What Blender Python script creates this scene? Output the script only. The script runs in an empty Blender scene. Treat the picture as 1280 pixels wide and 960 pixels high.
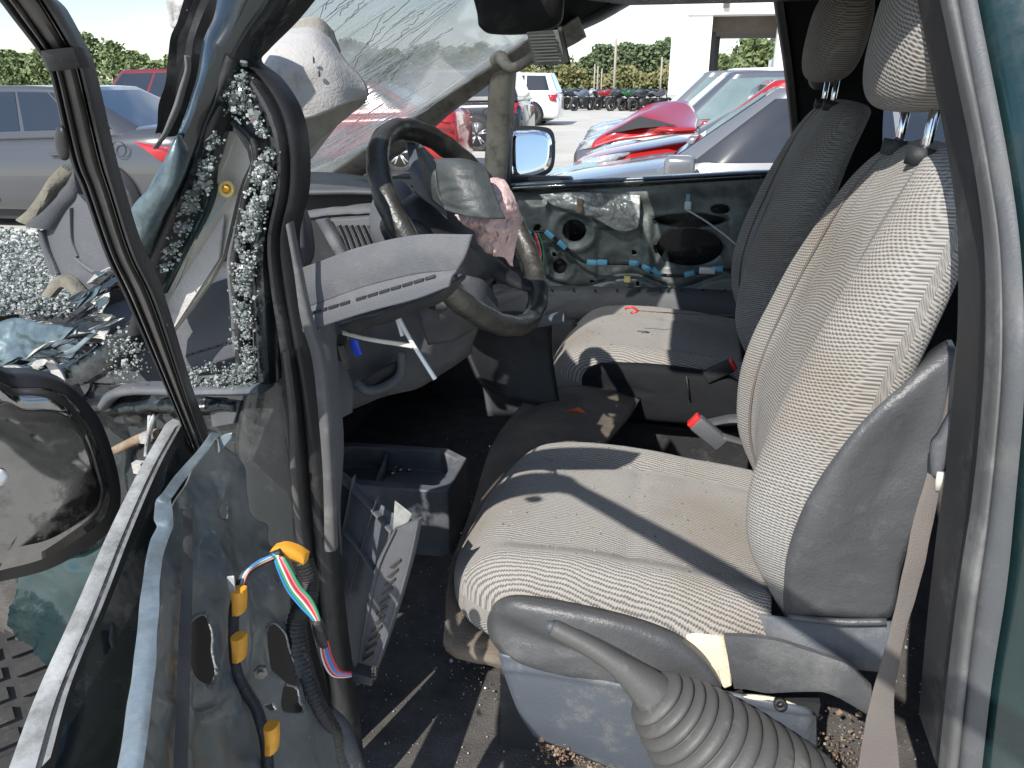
import bpy, bmesh, math, random
from mathutils import Vector, Matrix, noise
random.seed(7)
C = bpy.context
S = C.scene
COL = S.collection
R = math.radians

# ------------------------------------------------------------ camera
F, CX, CY = 967.0, 640.0, 480.0
PITCH, YAW = R(21.45), R(13.0)
CAM = Vector((0, 0, 1.5))
cam = bpy.data.cameras.new('camera')
cam.sensor_width = 36; cam.lens = 36*F/1280; cam.clip_start = .02; cam.clip_end = 6000
co = bpy.data.objects.new('camera', cam); COL.objects.link(co)
co.location = CAM; co.rotation_euler = (math.pi/2-PITCH, 0, YAW)
S.camera = co
S.render.resolution_x = 1024; S.render.resolution_y = 768
# ------------------------------------------------------------ light: sun behind the camera, a bit to the left, high
SUNDIR = Vector((.245, .725, -.70)).normalized()          # the way the light travels
S.view_settings.view_transform = 'Standard'; S.view_settings.look = 'None'
S.view_settings.exposure = 0.6; S.view_settings.gamma = 1
W = bpy.data.worlds.new('World'); S.world = W; W.use_nodes = True
nt = W.node_tree; nt.nodes.clear()
wo = nt.nodes.new('ShaderNodeOutputWorld'); bg = nt.nodes.new('ShaderNodeBackground')
sky = nt.nodes.new('ShaderNodeTexSky'); sky.sky_type = 'NISHITA'; sky.sun_disc = False
sky.sun_elevation = math.asin(-SUNDIR.z)
sky.sun_rotation = math.atan2(-SUNDIR.x, -SUNDIR.y)
sky.dust_density = .45; sky.air_density = 1.0; sky.ozone_density = 2.2; sky.altitude = 100
tc = nt.nodes.new('ShaderNodeTexCoord'); mp = nt.nodes.new('ShaderNodeMapping'); mp.inputs['Scale'].default_value = (1.1, 1.1, 4.2)
nz = nt.nodes.new('ShaderNodeTexNoise'); nz.inputs['Scale'].default_value = 2.3; nz.inputs['Detail'].default_value = 9; nz.inputs['Roughness'].default_value = .6
rp = nt.nodes.new('ShaderNodeValToRGB'); rp.color_ramp.elements[0].position = .50; rp.color_ramp.elements[1].position = .66
mx = nt.nodes.new('ShaderNodeMix'); mx.data_type = 'RGBA'; mx.inputs['B'].default_value = (6.6, 6.9, 7.3, 1)
mf = nt.nodes.new('ShaderNodeMath'); mf.operation = 'MULTIPLY'; mf.inputs[1].default_value = .8
L = nt.links.new
L(tc.outputs['Generated'], mp.inputs['Vector']); L(mp.outputs[0], nz.inputs['Vector']); L(nz.outputs['Fac'], rp.inputs['Fac'])
L(rp.outputs['Color'], mf.inputs[0]); L(mf.outputs[0], mx.inputs['Factor']); L(sky.outputs[0], mx.inputs['A'])
L(mx.outputs['Result'], bg.inputs['Color']); bg.inputs['Strength'].default_value = .125; L(bg.outputs[0], wo.inputs[0])
sl = bpy.data.lights.new('sun', 'SUN'); sl.energy = 4.1; sl.angle = R(.53); sl.color = (1, .955, .89)
so = bpy.data.objects.new('sun', sl); COL.objects.link(so); so.location = (0, 0, 30)
so.rotation_euler = SUNDIR.to_track_quat('-Z', 'Y').to_euler()

# ------------------------------------------------------------ helpers: from a sight line to a point at a known depth
_f = Vector((-math.sin(YAW)*math.cos(PITCH), math.cos(YAW)*math.cos(PITCH), -math.sin(PITCH)))
_r = Vector((math.cos(YAW), math.sin(YAW), 0)); _u = _r.cross(_f)
def ray(px, py): return _f + _r*((px-CX)/F) + _u*((CY-py)/F)
def P(px, py, Y):
    d = ray(px, py); return CAM + d*(Y/d.y)
def PZ(px, py, z):
    d = ray(px, py); return CAM + d*((z-CAM.z)/d.z)
def PX(px, py, x):
    d = ray(px, py); return CAM + d*(x/d.x)
def PP(px, py, p0, n):
    d = ray(px, py); n = Vector(n); return CAM+d*((Vector(p0)-CAM).dot(n)/d.dot(n))
def vec(p):
    return P(*p) if not isinstance(p, Vector) else p
def cr(pts, n):
    """Catmull-Rom through tuples/vectors, n samples"""
    pts = [Vector(p) for p in pts]; m = len(pts)-1; out = []
    if m < 1: return pts*n
    for i in range(n):
        t = i/(n-1)*m; k = min(int(t), m-1); f = t-k
        p1, p2 = pts[k], pts[k+1]
        p0 = pts[k-1] if k > 0 else p1*2-p2
        p3 = pts[k+2] if k+2 <= m else p2*2-p1
        out.append(.5*((2*p1)+(p2-p0)*f+(2*p0-5*p1+4*p2-p3)*f*f+(3*p1-p0-3*p2+p3)*f**3))
    return out
def crc(pts, n):
    """closed smooth loop"""
    pts = [Vector(p) for p in pts]; m = len(pts); out = []
    for i in range(n):
        t = i/n*m; k = int(t) % m; f = t-int(t)
        p0, p1, p2, p3 = pts[k-1], pts[k], pts[(k+1) % m], pts[(k+2) % m]
        out.append(.5*((2*p1)+(p2-p0)*f+(2*p0-5*p1+4*p2-p3)*f*f+(3*p1-p0-3*p2+p3)*f**3))
    return out
def nn(p, s=1., seed=0): return noise.noise(Vector(p)*s + Vector((seed*7.3, seed*3.1, seed)))

# ------------------------------------------------------------ materials
MATS = {}
def M(name, col, rough=.5, metal=0, var=.18, vs=9, bump=.1, bs=90, dirt=None, ds=6, da=.5, coat=0, spec=.5, bump2=0, bs2=8):
    m = bpy.data.materials.new(name); m.use_nodes = True; n = m.node_tree; b = n.nodes['Principled BSDF']; l = n.links.new
    b.inputs['Roughness'].default_value = rough; b.inputs['Metallic'].default_value = metal
    b.inputs['Coat Weight'].default_value = coat; b.inputs['Specular IOR Level'].default_value = spec
    t = n.nodes.new('ShaderNodeTexCoord'); z = n.nodes.new('ShaderNodeTexNoise')
    z.inputs['Scale'].default_value = vs; z.inputs['Detail'].default_value = 6; z.inputs['Roughness'].default_value = .65
    l(t.outputs['Object'], z.inputs['Vector'])
    r = n.nodes.new('ShaderNodeValToRGB'); c = Vector(col)
    r.color_ramp.elements[0].position = .3; r.color_ramp.elements[1].position = .7
    r.color_ramp.elements[0].color = (*(c*(1-var)), 1); r.color_ramp.elements[1].color = (*(c*(1+var)), 1)
    l(z.outputs['Fac'], r.inputs['Fac']); out = r.outputs['Color']
    if dirt:
        z2 = n.nodes.new('ShaderNodeTexNoise'); z2.inputs['Scale'].default_value = ds; z2.inputs['Detail'].default_value = 10; z2.inputs['Roughness'].default_value = .75
        l(t.outputs['Object'], z2.inputs['Vector'])
        r2 = n.nodes.new('ShaderNodeValToRGB'); r2.color_ramp.elements[0].position = .62-da*.3; r2.color_ramp.elements[1].position = .78-da*.15
        l(z2.outputs['Fac'], r2.inputs['Fac'])
        mm = n.nodes.new('ShaderNodeMix'); mm.data_type = 'RGBA'; mm.inputs['B'].default_value = (*dirt, 1)
        l(r2.outputs['Color'], mm.inputs['Factor']); l(out, mm.inputs['A']); out = mm.outputs['Result']
        rr = n.nodes.new('ShaderNodeMapRange'); rr.inputs['To Min'].default_value = rough; rr.inputs['To Max'].default_value = min(1, rough+.4)
        l(r2.outputs['Color'], rr.inputs['Value']); l(rr.outputs[0], b.inputs['Roughness'])
    l(out, b.inputs['Base Color'])
    if bump:
        z3 = n.nodes.new('ShaderNodeTexNoise'); z3.inputs['Scale'].default_value = bs; z3.inputs['Detail'].default_value = 4
        l(t.outputs['Object'], z3.inputs['Vector'])
        bp = n.nodes.new('ShaderNodeBump'); bp.inputs['Strength'].default_value = bump; bp.inputs['Distance'].default_value = .003
        l(z3.outputs['Fac'], bp.inputs['Height']); last = bp
        if bump2:
            z4 = n.nodes.new('ShaderNodeTexNoise'); z4.inputs['Scale'].default_value = bs2; z4.inputs['Detail'].default_value = 3
            l(t.outputs['Object'], z4.inputs['Vector'])
            b2 = n.nodes.new('ShaderNodeBump'); b2.inputs['Strength'].default_value = bump2; b2.inputs['Distance'].default_value = .02
            l(z4.outputs['Fac'], b2.inputs['Height']); l(bp.outputs[0], b2.inputs['Normal']); last = b2
        l(last.outputs[0], b.inputs['Normal'])
    MATS[name] = m; return m

def fabric(name, light, dark, pitch=.009, slant=.3, dash=.006, stain=True, fade=.25):
    m = bpy.data.materials.new(name); m.use_nodes = True; n = m.node_tree; b = n.nodes['Principled BSDF']; l = n.links.new
    b.inputs['Roughness'].default_value = .95; b.inputs['Specular IOR Level'].default_value = .15
    b.inputs['Sheen Weight'].default_value = .15
    t = n.nodes.new('ShaderNodeUVMap'); t.uv_map = 'uv'
    sp = n.nodes.new('ShaderNodeSeparateXYZ'); l(t.outputs[0], sp.inputs[0])
    def mt(op, a, bb=None, cc=None):
        q = n.nodes.new('ShaderNodeMath'); q.operation = op
        for i, s in enumerate((a, bb, cc)):
            if s is None: continue
            if isinstance(s, (int, float)): q.inputs[i].default_value = s
            else: l(s, q.inputs[i])
        return q.outputs[0]
    no = n.nodes.new('ShaderNodeTexNoise'); no.inputs['Scale'].default_value = 7; no.inputs['Detail'].default_value = 2; l(t.outputs[0], no.inputs['Vector'])
    nf = n.nodes.new('ShaderNodeTexNoise'); nf.inputs['Scale'].default_value = 160; nf.inputs['Detail'].default_value = 3; l(t.outputs[0], nf.inputs['Vector'])
    warp = mt('MULTIPLY', no.outputs['Fac'], .022)
    warp2 = mt('MULTIPLY', nf.outputs['Fac'], .0028)
    av = mt('ABSOLUTE', sp.outputs['Y'])
    s1 = mt('ADD', mt('ADD', sp.outputs['Y'], warp), mt('ADD', mt('MULTIPLY', sp.outputs['X'], slant), warp2))
    st = mt('SINE', mt('MULTIPLY', s1, 2*math.pi/pitch))
    ds = mt('SINE', mt('ADD', mt('MULTIPLY', mt('SUBTRACT', sp.outputs['X'], mt('MULTIPLY', sp.outputs['Y'], .9)), 2*math.pi/dash), mt('MULTIPLY', nf.outputs['Fac'], 3)))
    h = mt('ADD', mt('MULTIPLY', st, .5), mt('ADD', .5, mt('MULTIPLY', ds, .27)))
    r = n.nodes.new('ShaderNodeValToRGB'); r.color_ramp.elements[0].position = .12; r.color_ramp.elements[1].position = .55
    r.color_ramp.elements[0].color = (*dark, 1); r.color_ramp.elements[1].color = (*light, 1); l(h, r.inputs['Fac'])
    out = r.outputs['Color']
    if stain:
        o = n.nodes.new('ShaderNodeTexCoord')
        z2 = n.nodes.new('ShaderNodeTexNoise'); z2.inputs['Scale'].default_value = 3.2; z2.inputs['Detail'].default_value = 7; l(o.outputs['Object'], z2.inputs['Vector'])
        r2 = n.nodes.new('ShaderNodeValToRGB'); r2.color_ramp.elements[0].position = .42; r2.color_ramp.elements[1].position = .66
        r2.color_ramp.elements[1].color = (.9, .75, .75, 1); l(z2.outputs['Fac'], r2.inputs['Fac'])
        mm = n.nodes.new('ShaderNodeMix'); mm.data_type = 'RGBA'; mm.blend_type = 'MULTIPLY'; mm.inputs['B'].default_value = (.68, .57, .45, 1)
        l(r2.outputs['Color'], mm.inputs['Factor']); l(out, mm.inputs['A']); out = mm.outputs['Result']
    l(out, b.inputs['Base Color'])
    bp = n.nodes.new('ShaderNodeBump'); bp.inputs['Strength'].default_value = .55; bp.inputs['Distance'].default_value = .0022
    l(h, bp.inputs['Height']); l(bp.outputs[0], b.inputs['Normal']); MATS[name] = m; return m

def glassmat(name, tint=(.9, .95, .93), haze=.15, hcol=(.75, .77, .75), gloss=.12, rough=.03, dirt=.3):
    m = bpy.data.materials.new(name); m.use_nodes = True; n = m.node_tree; n.nodes.clear(); l = n.links.new
    o = n.nodes.new('ShaderNodeOutputMaterial'); tr = n.nodes.new('ShaderNodeBsdfTransparent'); tr.inputs[0].default_value = (*tint, 1)
    gl = n.nodes.new('ShaderNodeBsdfGlossy'); gl.inputs['Roughness'].default_value = rough
    df = n.nodes.new('ShaderNodeBsdfDiffuse'); df.inputs[0].default_value = (*hcol, 1)
    fr = n.nodes.new('ShaderNodeFresnel'); fr.inputs[0].default_value = 1.45
    m1 = n.nodes.new('ShaderNodeMixShader'); m2 = n.nodes.new('ShaderNodeMixShader')
    mu = n.nodes.new('ShaderNodeMath'); mu.operation = 'MULTIPLY_ADD'; mu.inputs[1].default_value = .7; mu.inputs[2].default_value = gloss*.2
    l(fr.outputs[0], mu.inputs[0]); l(mu.outputs[0], m1.inputs[0]); l(tr.outputs[0], m1.inputs[1]); l(gl.outputs[0], m1.inputs[2])
    t = n.nodes.new('ShaderNodeTexCoord'); z = n.nodes.new('ShaderNodeTexNoise'); z.inputs['Scale'].default_value = 5; z.inputs['Detail'].default_value = 9
    l(t.outputs['Object'], z.inputs['Vector'])
    mr = n.nodes.new('ShaderNodeMapRange'); mr.inputs['From Min'].default_value = .35; mr.inputs['From Max'].default_value = .7
    mr.inputs['To Min'].default_value = haze; mr.inputs['To Max'].default_value = haze+dirt
    l(z.outputs['Fac'], mr.inputs['Value']); l(mr.outputs[0], m2.inputs[0]); l(m1.outputs[0], m2.inputs[1]); l(df.outputs[0], m2.inputs[2])
    tl = n.nodes.new('ShaderNodeBsdfTranslucent'); tl.inputs[0].default_value = (*hcol, 1); m3 = n.nodes.new('ShaderNodeMixShader'); m3.inputs[0].default_value = .75
    l(df.outputs[0], m3.inputs[1]); l(tl.outputs[0], m3.inputs[2]); l(m3.outputs[0], m2.inputs[2])
    l(m2.outputs[0], o.inputs[0]); MATS[name] = m; return m

M('teal_paint', (.012, .035, .038), .22, .25, .3, 5, .05, 200, dirt=(.045, .06, .058), ds=4, da=.35, coat=.6)
M('dark_paint', (.010, .014, .016), .24, .1, .3, 6, .05, 120, dirt=(.09, .09, .085), ds=7, da=.35, coat=.5)
M('scraped_paint', (.16, .22, .24), .3, .5, .5, 14, .3, 60, dirt=(.03, .04, .045), ds=9, da=.7, coat=.3)
M('rubber', (.018, .018, .019), .45, 0, .25, 10, .12, 120, dirt=(.07, .07, .068), ds=9, da=.35)
M('grey_rubber', (.10, .10, .10), .6, 0, .2, 10, .12, 120, dirt=(.2, .2, .19), ds=10, da=.4)
M('channel', (.075, .07, .066), .6, 0, .2, 8, .1, 150, dirt=(.13, .125, .12), ds=8, da=.4)
M('bright_edge', (.38, .385, .375), .5, .3, .25, 30, .3, 90, dirt=(.14, .14, .13), ds=25, da=.5)
M('metal_edge', (.22, .27, .30), .42, .5, .3, 20, .3, 60, dirt=(.10, .11, .12), ds=14, da=.5)
M('door_metal', (.17, .188, .180), .34, .2, .35, 6, .1, 90, dirt=(.24, .24, .225), ds=6, da=.5, coat=.3, bump2=.6, bs2=11)
M('door_metal_far', (.13, .155, .15), .4, .35, .25, 8, .1, 90, dirt=(.26, .28, .27), ds=8, da=.55, bump2=.2, bs2=20)
M('dash_grey', (.088, .092, .102), .62, 0, .1, 5, .25, 420, dirt=(.15, .148, .145), ds=7, da=.3)
M('dash_dark', (.065, .069, .077), .6, 0, .18, 5, .25, 420, dirt=(.13, .125, .12), ds=6, da=.35)
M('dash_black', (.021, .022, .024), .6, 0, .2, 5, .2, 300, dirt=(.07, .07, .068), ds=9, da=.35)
M('blue_grey', (.080, .090, .105), .5, 0, .12, 6, .2, 300, dirt=(.17, .165, .155), ds=9, da=.4)
M('base_plastic', (.070, .081, .098), .45, 0, .1, 6, .2, 300, dirt=(.17, .165, .155), ds=11, da=.3)
M('pillar_plastic', (.078, .082, .088), .5, 0, .12, 6, .15, 300, dirt=(.12, .12, .115), ds=9, da=.4)
M('vinyl', (.068, .070, .074), .42, 0, .1, 7, .3, 260, dirt=(.13, .13, .125), ds=6, da=.3, bump2=.5, bs2=9)
M('vinyl_dark_and_shaded', (.016, .017, .019), .8, 0, .1, 7, .3, 260, spec=.15, bump2=.3, bs2=9)  # dark vinyl; also the passenger side panel's shade, put into the colour
M('boot_rubber', (.078, .077, .074), .55, 0, .1, 7, .15, 200, dirt=(.17, .165, .155), ds=14, da=.3)
M('foam', (.70, .62, .47), .95, 0, .15, 30, .6, 150, dirt=(.42, .34, .2), ds=14, da=.35)
M('belt', (.135, .118, .108), .8, 0, .1, 5, .4, 500)
M('seam_thread', (.17, .16, .145), .9, 0, .2, 30, .2, 200)
M('chrome', (.75, .76, .78), .12, 1, .05, 10, 0)
M('carpet', (.085, .078, .072), .95, 0, .35, 18, .8, 250, dirt=(.10, .09, .075), ds=26, da=.22)
M('brown_carpet', (.12, .10, .08), .95, 0, .3, 10, .8, 250, dirt=(.18, .15, .11), ds=8, da=.4)
M('headliner', (.42, .41, .40), .95, 0, .1, 12, .5, 240, dirt=(.2, .19, .18), ds=16, da=.12, bump2=.3, bs2=10)
M('beige_trim', (.60, .58, .51), .6, 0, .08, 6, .15, 120, dirt=(.33, .31, .26), ds=8, da=.25)
M('pillar_trim', (.34, .32, .27), .85, 0, .2, 10, .4, 200, dirt=(.10, .09, .07), ds=16, da=.5)
M('foam_strip', (.16, .15, .12), .95, 0, .3, 40, .9, 160)
M('leather_rim', (.030, .030, .026), .36, 0, .25, 20, .35, 160, dirt=(.07, .067, .055), ds=18, da=.3)
M('hub_black', (.022, .023, .027), .5, 0, .15, 8, .2, 300, dirt=(.07, .07, .07), ds=9, da=.25)
M('flap', (.06, .067, .067), .5, 0, .2, 20, .3, 200, bump2=.2, bs2=18)
M('pink_nylon', (.60, .43, .41), .7, 0, .1, 18, .3, 400, bump2=.6, bs2=34)
M('white_plastic', (.72, .73, .72), .4, 0, .08, 10, .05, 100)
M('yellow_plastic', (.75, .62, .25), .4, 0, .1, 10, .05, 100)
M('orange_tape', (.72, .33, .03), .5, 0, .15, 40, .2, 100)
M('blue_conn', (.14, .42, .62), .4, 0, .15, 40, .1, 100)
M('blue_key', (.02, .06, .5), .3, 0, .1, 20, .05, 100)
M('red_button', (.62, .03, .03), .35, 0, .1, 20, .05, 100)
for k, c in dict(red=(.6, .04, .06), blue=(.05, .25, .6), green=(.05, .35, .18), white=(.7, .7, .68), pink=(.7, .25, .28), black=(.015, .015, .016)).items():
    M('wire_'+k, c, .45, 0, .1, 20, 0)
M('tape', (.022, .022, .023), .5, 0, .3, 40, .6, 200)
M('tray_grey', (.10, .11, .128), .5, 0, .12, 6, .2, 300, dirt=(.22, .21, .2), ds=9, da=.4)
M('cavity_shade_black', (.005, .005, .005), .9, 0, .1, 5, 0)  # near-black that paints in the darkness behind the door holes
M('steel', (.32, .31, .29), .35, .9, .2, 30, .2, 90)
M('rust', (.17, .10, .06), .9, 0, .5, 30, .8, 80, dirt=(.32, .27, .20), ds=22, da=.6)
M('debris', (.5, .5, .46), .6, .1, .4, 60, 1, 120, dirt=(.16, .16, .14), ds=40, da=.4)
M('crack_dark', (.10, .12, .11), .5, 0, .05, 20, 0)
M('clear_sheet', (.45, .47, .46), .25, .2, .4, 14, .5, 60, dirt=(.16, .17, .165), ds=12, da=.5, bump2=.8, bs2=22)
M('card', (.16, .165, .15), .6, 0, .1, 20, 0)
M('card_print', (.26, .26, .24), .6, 0, .1, 20, 0)
M('leaf', (.45, .10, .03), .7, 0, .3, 40, .3, 80)
M('coin', (.45, .44, .42), .35, .9, .3, 60, .1, 300)
M('dry_leaf', (.30, .24, .13), .8, 0, .4, 40, .3, 80)
glassmat('crack_white', haze=.9, dirt=.1, hcol=(.95, .96, .96))
glassmat('windscreen', haze=.07, dirt=.22, hcol=(.8, .82, .81), tint=(.95, .97, .96))
M('mirror', (.92, .94, .95), .03, 1, 0, 5, 0)
M('mirror_dusty', (.27, .27, .275), .05, 1, .3, 9, .0, 40, dirt=(.07, .07, .068), ds=9, da=.35)
fabric('seat_fabric', (.345, .328, .300), (.125, .119, .112), .0046, .10, .0047)
fabric('seat_fabric_back', (.36, .347, .324), (.122, .118, .113), .0046, .20, .0046)
fabric('seat_fabric_head', (.30, .29, .272), (.105, .10, .095), .0052, -.35, .0060)
# crumbs of tempered glass
m = bpy.data.materials.new('glass_crumb'); m.use_nodes = True; b = m.node_tree.nodes['Principled BSDF']
b.inputs['Base Color'].default_value = (.50, .53, .525, 1); b.inputs['Roughness'].default_value = .15; b.inputs['Transmission Weight'].default_value = .5
b.inputs['IOR'].default_value = 1.5; MATS['glass_crumb'] = m
g_ = m.node_tree.nodes.new('ShaderNodeNewGeometry'); r_ = m.node_tree.nodes.new('ShaderNodeValToRGB')
r_.color_ramp.elements[0].color = (.10, .13, .12, 1); r_.color_ramp.elements[1].color = (.70, .74, .72, 1)
m.node_tree.links.new(g_.outputs['Random Per Island'], r_.inputs['Fac']); m.node_tree.links.new(r_.outputs[0], b.inputs['Base Color'])

# ------------------------------------------------------------ object building
ORG = {}
def origin(o): return ORG.get(o.name, Vector((0, 0, 0))) if o else Vector((0, 0, 0))
def tag(o, label=None, cat=None, group=None, kind=None):
    for k, v in (('label', label), ('category', cat), ('group', group), ('kind', kind)):
        if v: o[k] = v
    return o
def empty(name, loc=(0, 0, 0), parent=None, label=None, cat=None, group=None, kind=None):
    o = bpy.data.objects.new(name, None); COL.objects.link(o); loc = Vector(loc)
    o.empty_display_size = .1
    o.parent = parent; o.location = loc-origin(parent); ORG[o.name] = loc
    return tag(o, label, cat, group, kind)
def build(name, verts, faces, mat, parent=None, uv=None, smooth=True, loc=None, **kw):
    org = Vector(loc) if loc is not None else origin(parent)
    me = bpy.data.meshes.new(name)
    me.from_pydata([Vector(v)-org for v in verts], [], faces)
    if uv:
        l = me.uv_layers.new(name='uv')
        for lp in me.loops: l.data[lp.index].uv = uv[lp.vertex_index]
    me.materials.append(MATS[mat]); 
    if smooth: me.shade_smooth()
    bm = bmesh.new(); bm.from_mesh(me); bmesh.ops.recalc_face_normals(bm, faces=bm.faces); bm.to_mesh(me); bm.free()
    o = bpy.data.objects.new(name, me); COL.objects.link(o)
    o.parent = parent; o.location = org-origin(parent); ORG[o.name] = org
    tag(o, **kw)
    return o
def mod_bevel(o, w=.003, seg=2, ang=35):
    b = o.modifiers.new('bevel', 'BEVEL'); b.width = w; b.segments = seg; b.limit_method = 'ANGLE'; b.angle_limit = R(ang); return o
def mod_sub(o, lv=1):
    b = o.modifiers.new('sub', 'SUBSURF'); b.levels = lv; b.render_levels = lv; return o
def mod_solid(o, t, off=0):
    b = o.modifiers.new('solid', 'SOLIDIFY'); b.thickness = t; b.offset = off; return o
def edge_split(o, a=40):
    try:
        o.data.shade_smooth()
        o.data.set_sharp_from_angle(angle=R(a))
    except Exception: pass
    return o
class MB:
    def __init__(s): s.v = []; s.f = []; s.uv = []
    def add(s, vs, fs):
        k = len(s.v); s.v += [Vector(v) for v in vs]; s.f += [tuple(i+k for i in f) for f in fs]; return s
    def box(s, c, size, rot=None):
        c = Vector(c); hx, hy, hz = [q/2 for q in size]
        vs = [Vector((x, y, z)) for x in (-hx, hx) for y in (-hy, hy) for z in (-hz, hz)]
        if rot is not None: vs = [rot @ v for v in vs]
        return s.add([c+v for v in vs], [(0, 1, 3, 2), (4, 6, 7, 5), (0, 4, 5, 1), (2, 3, 7, 6), (0, 2, 6, 4), (1, 5, 7, 3)])
    def tube(s, pts, r, n=8, sm=0, cap=True, flat=1, hint=None):
        pts = [vec(p) for p in pts]
        rs = list(r) if isinstance(r, (list, tuple)) else [r]*len(pts)
        if sm:
            rs = [q[0] for q in cr([(x, 0, 0) for x in rs], sm)]; pts = cr(pts, sm)
        prev = None; k = len(s.v); m = len(pts)
        for i, p in enumerate(pts):
            t = (pts[min(i+1, m-1)]-pts[max(i-1, 0)]).normalized()
            h = Vector(hint) if hint is not None else (prev if prev is not None else (Vector((0, 0, 1)) if abs(t.z) < .9 else Vector((1, 0, 0))))
            a = (h-t*h.dot(t)).normalized(); b = t.cross(a); prev = a
            for j in range(n):
                an = 2*math.pi*j/n; s.v.append(p+(a*math.cos(an)*flat+b*math.sin(an))*rs[i])
        for i in range(m-1):
            for j in range(n):
                a, b = k+i*n+j, k+i*n+(j+1) % n; s.f.append((a, b, b+n, a+n))
        if cap: s.f.append(tuple(k+j for j in range(n))[::-1]); s.f.append(tuple(k+(m-1)*n+j for j in range(n)))
        return s
    def disc(s, c, nrm, r, d, n=20, inner=0):
        """cylinder / ring"""
        c = Vector(c); nrm = Vector(nrm).normalized(); a = nrm.orthogonal().normalized(); b = nrm.cross(a); k = len(s.v)
        prof = [(r, -d/2), (r, d/2)] if not inner else [(r, -d/2), (r, d/2), (inner, d/2), (inner, -d/2)]
        for rr, dd in prof:
            for j in range(n):
                an = 2*math.pi*j/n; s.v.append(c+nrm*dd+(a*math.cos(an)+b*math.sin(an))*rr)
        q = len(prof)
        for i in range(q if inner else 1):
            for j in range(n):
                x, y = k+i*n+j, k+i*n+(j+1) % n; x2, y2 = k+((i+1) % q)*n+j, k+((i+1) % q)*n+(j+1) % n
                s.f.append((x, y, y2, x2))
        if not inner: s.f.append(tuple(k+j for j in range(n))[::-1]); s.f.append(tuple(k+n+j for j in range(n)))
        return s
    def build(s, name, mat, parent=None, **kw): return build(name, s.v, s.f, mat, parent, **kw)

def ribbon(name, Lp, Rp, mat, parent, depth=.02, prof=None, n=40, smooth=True, rough=0, hint=(0, 1, 0), **kw):
    """bar between two smooth edge curves, with a real closed cross-section. prof: (s, d) d in units of depth, away from the viewer's side"""
    a = cr([vec(p) for p in Lp], n); b = cr([vec(p) for p in Rp], n); hv = Vector(hint)
    prof = prof or [(0, .35), (.12, .08), (.35, 0), (.65, 0), (.88, .08), (1, .35), (1, 1), (0, 1)]
    vs = []; q = len(prof)
    for i in range(n):
        for s, d in prof:
            p = a[i].lerp(b[i], s)+hv*(d*depth)
            if rough: p += Vector((nn(p, 30, 1), nn(p, 30, 2), nn(p, 30, 3)))*rough
            vs.append(p)
    fs = []
    for i in range(n-1):
        for j in range(q):
            x, y = i*q+j, i*q+(j+1) % q; fs.append((x, y, y+q, x+q))
    fs.append(tuple(range(q))[::-1]); fs.append(tuple((n-1)*q+j for j in range(q)))
    o = build(name, vs, fs, mat, parent, **kw); edge_split(o, 50); return o
def slab(name, pts, mat, parent, depth=.01, hint=(0, 1, 0), bev=.0015, smooth_n=0, **kw):
    """flat plate: outline in front, thickness away"""
    ps = [vec(p) for p in pts]
    if smooth_n: ps = crc(ps, smooth_n)
    n = len(ps); hv = Vector(hint)*depth
    bm = bmesh.new(); f = [bm.verts.new(p) for p in ps]; g = [bm.verts.new(p+hv) for p in ps]
    fa = bm.faces.new(f); fb = bm.faces.new(g[::-1])
    for i in range(n): bm.faces.new((f[i], g[i], g[(i+1) % n], f[(i+1) % n]))
    bmesh.ops.triangulate(bm, faces=[fa, fb], ngon_method='EAR_CLIP')
    bm.verts.index_update()
    vs = [v.co.copy() for v in bm.verts]; fs = [tuple(v.index for v in q.verts) for q in bm.faces]; bm.free()
    o = build(name, vs, fs, mat, parent, **kw); edge_split(o, 30)
    if bev: mod_bevel(o, bev, 2)
    return o
def puff(name, outline, mat, parent, H=.02, n=40, rings=7, toward=None, back=.01, power=.5, rough=0, rs=20, uvs=None, **kw):
    """cushiony plate with a smooth outline, swelling towards `toward`"""
    ol = crc([vec(p) for p in outline], n); c = sum(ol, Vector())/n
    tw = Vector(toward).normalized() if toward is not None else (CAM-c).normalized()
    vs = []; fs = []
    vs += [p-tw*back for p in ol]
    for k in range(rings):
        t = k/rings
        for p in ol:
            q = p.lerp(c, t)+tw*(H*(1-(1-t)**2)**power)
            if rough: q += tw*nn(q, rs, 4)*rough*(min(1, t*3))
            vs.append(q)
    q = c+tw*H; vs.append(q)
    for k in range(rings):
        for j in range(n):
            a, b = k*n+j, k*n+(j+1) % n; fs.append((a, b, b+n, a+n))
    for j in range(n): fs.append((rings*n+j, rings*n+(j+1) % n, len(vs)-1))
    vs.append(c-tw*back)
    for j in range(n): fs.append(((j+1) % n, j, len(vs)-1))
    uv = None
    if uvs: uv = [(p.x*uvs[0].x+p.y*uvs[0].y+p.z*uvs[0].z, p.dot(uvs[1])) for p in vs]
    return build(name, vs, fs, mat, parent, uv=uv, **kw)
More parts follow.
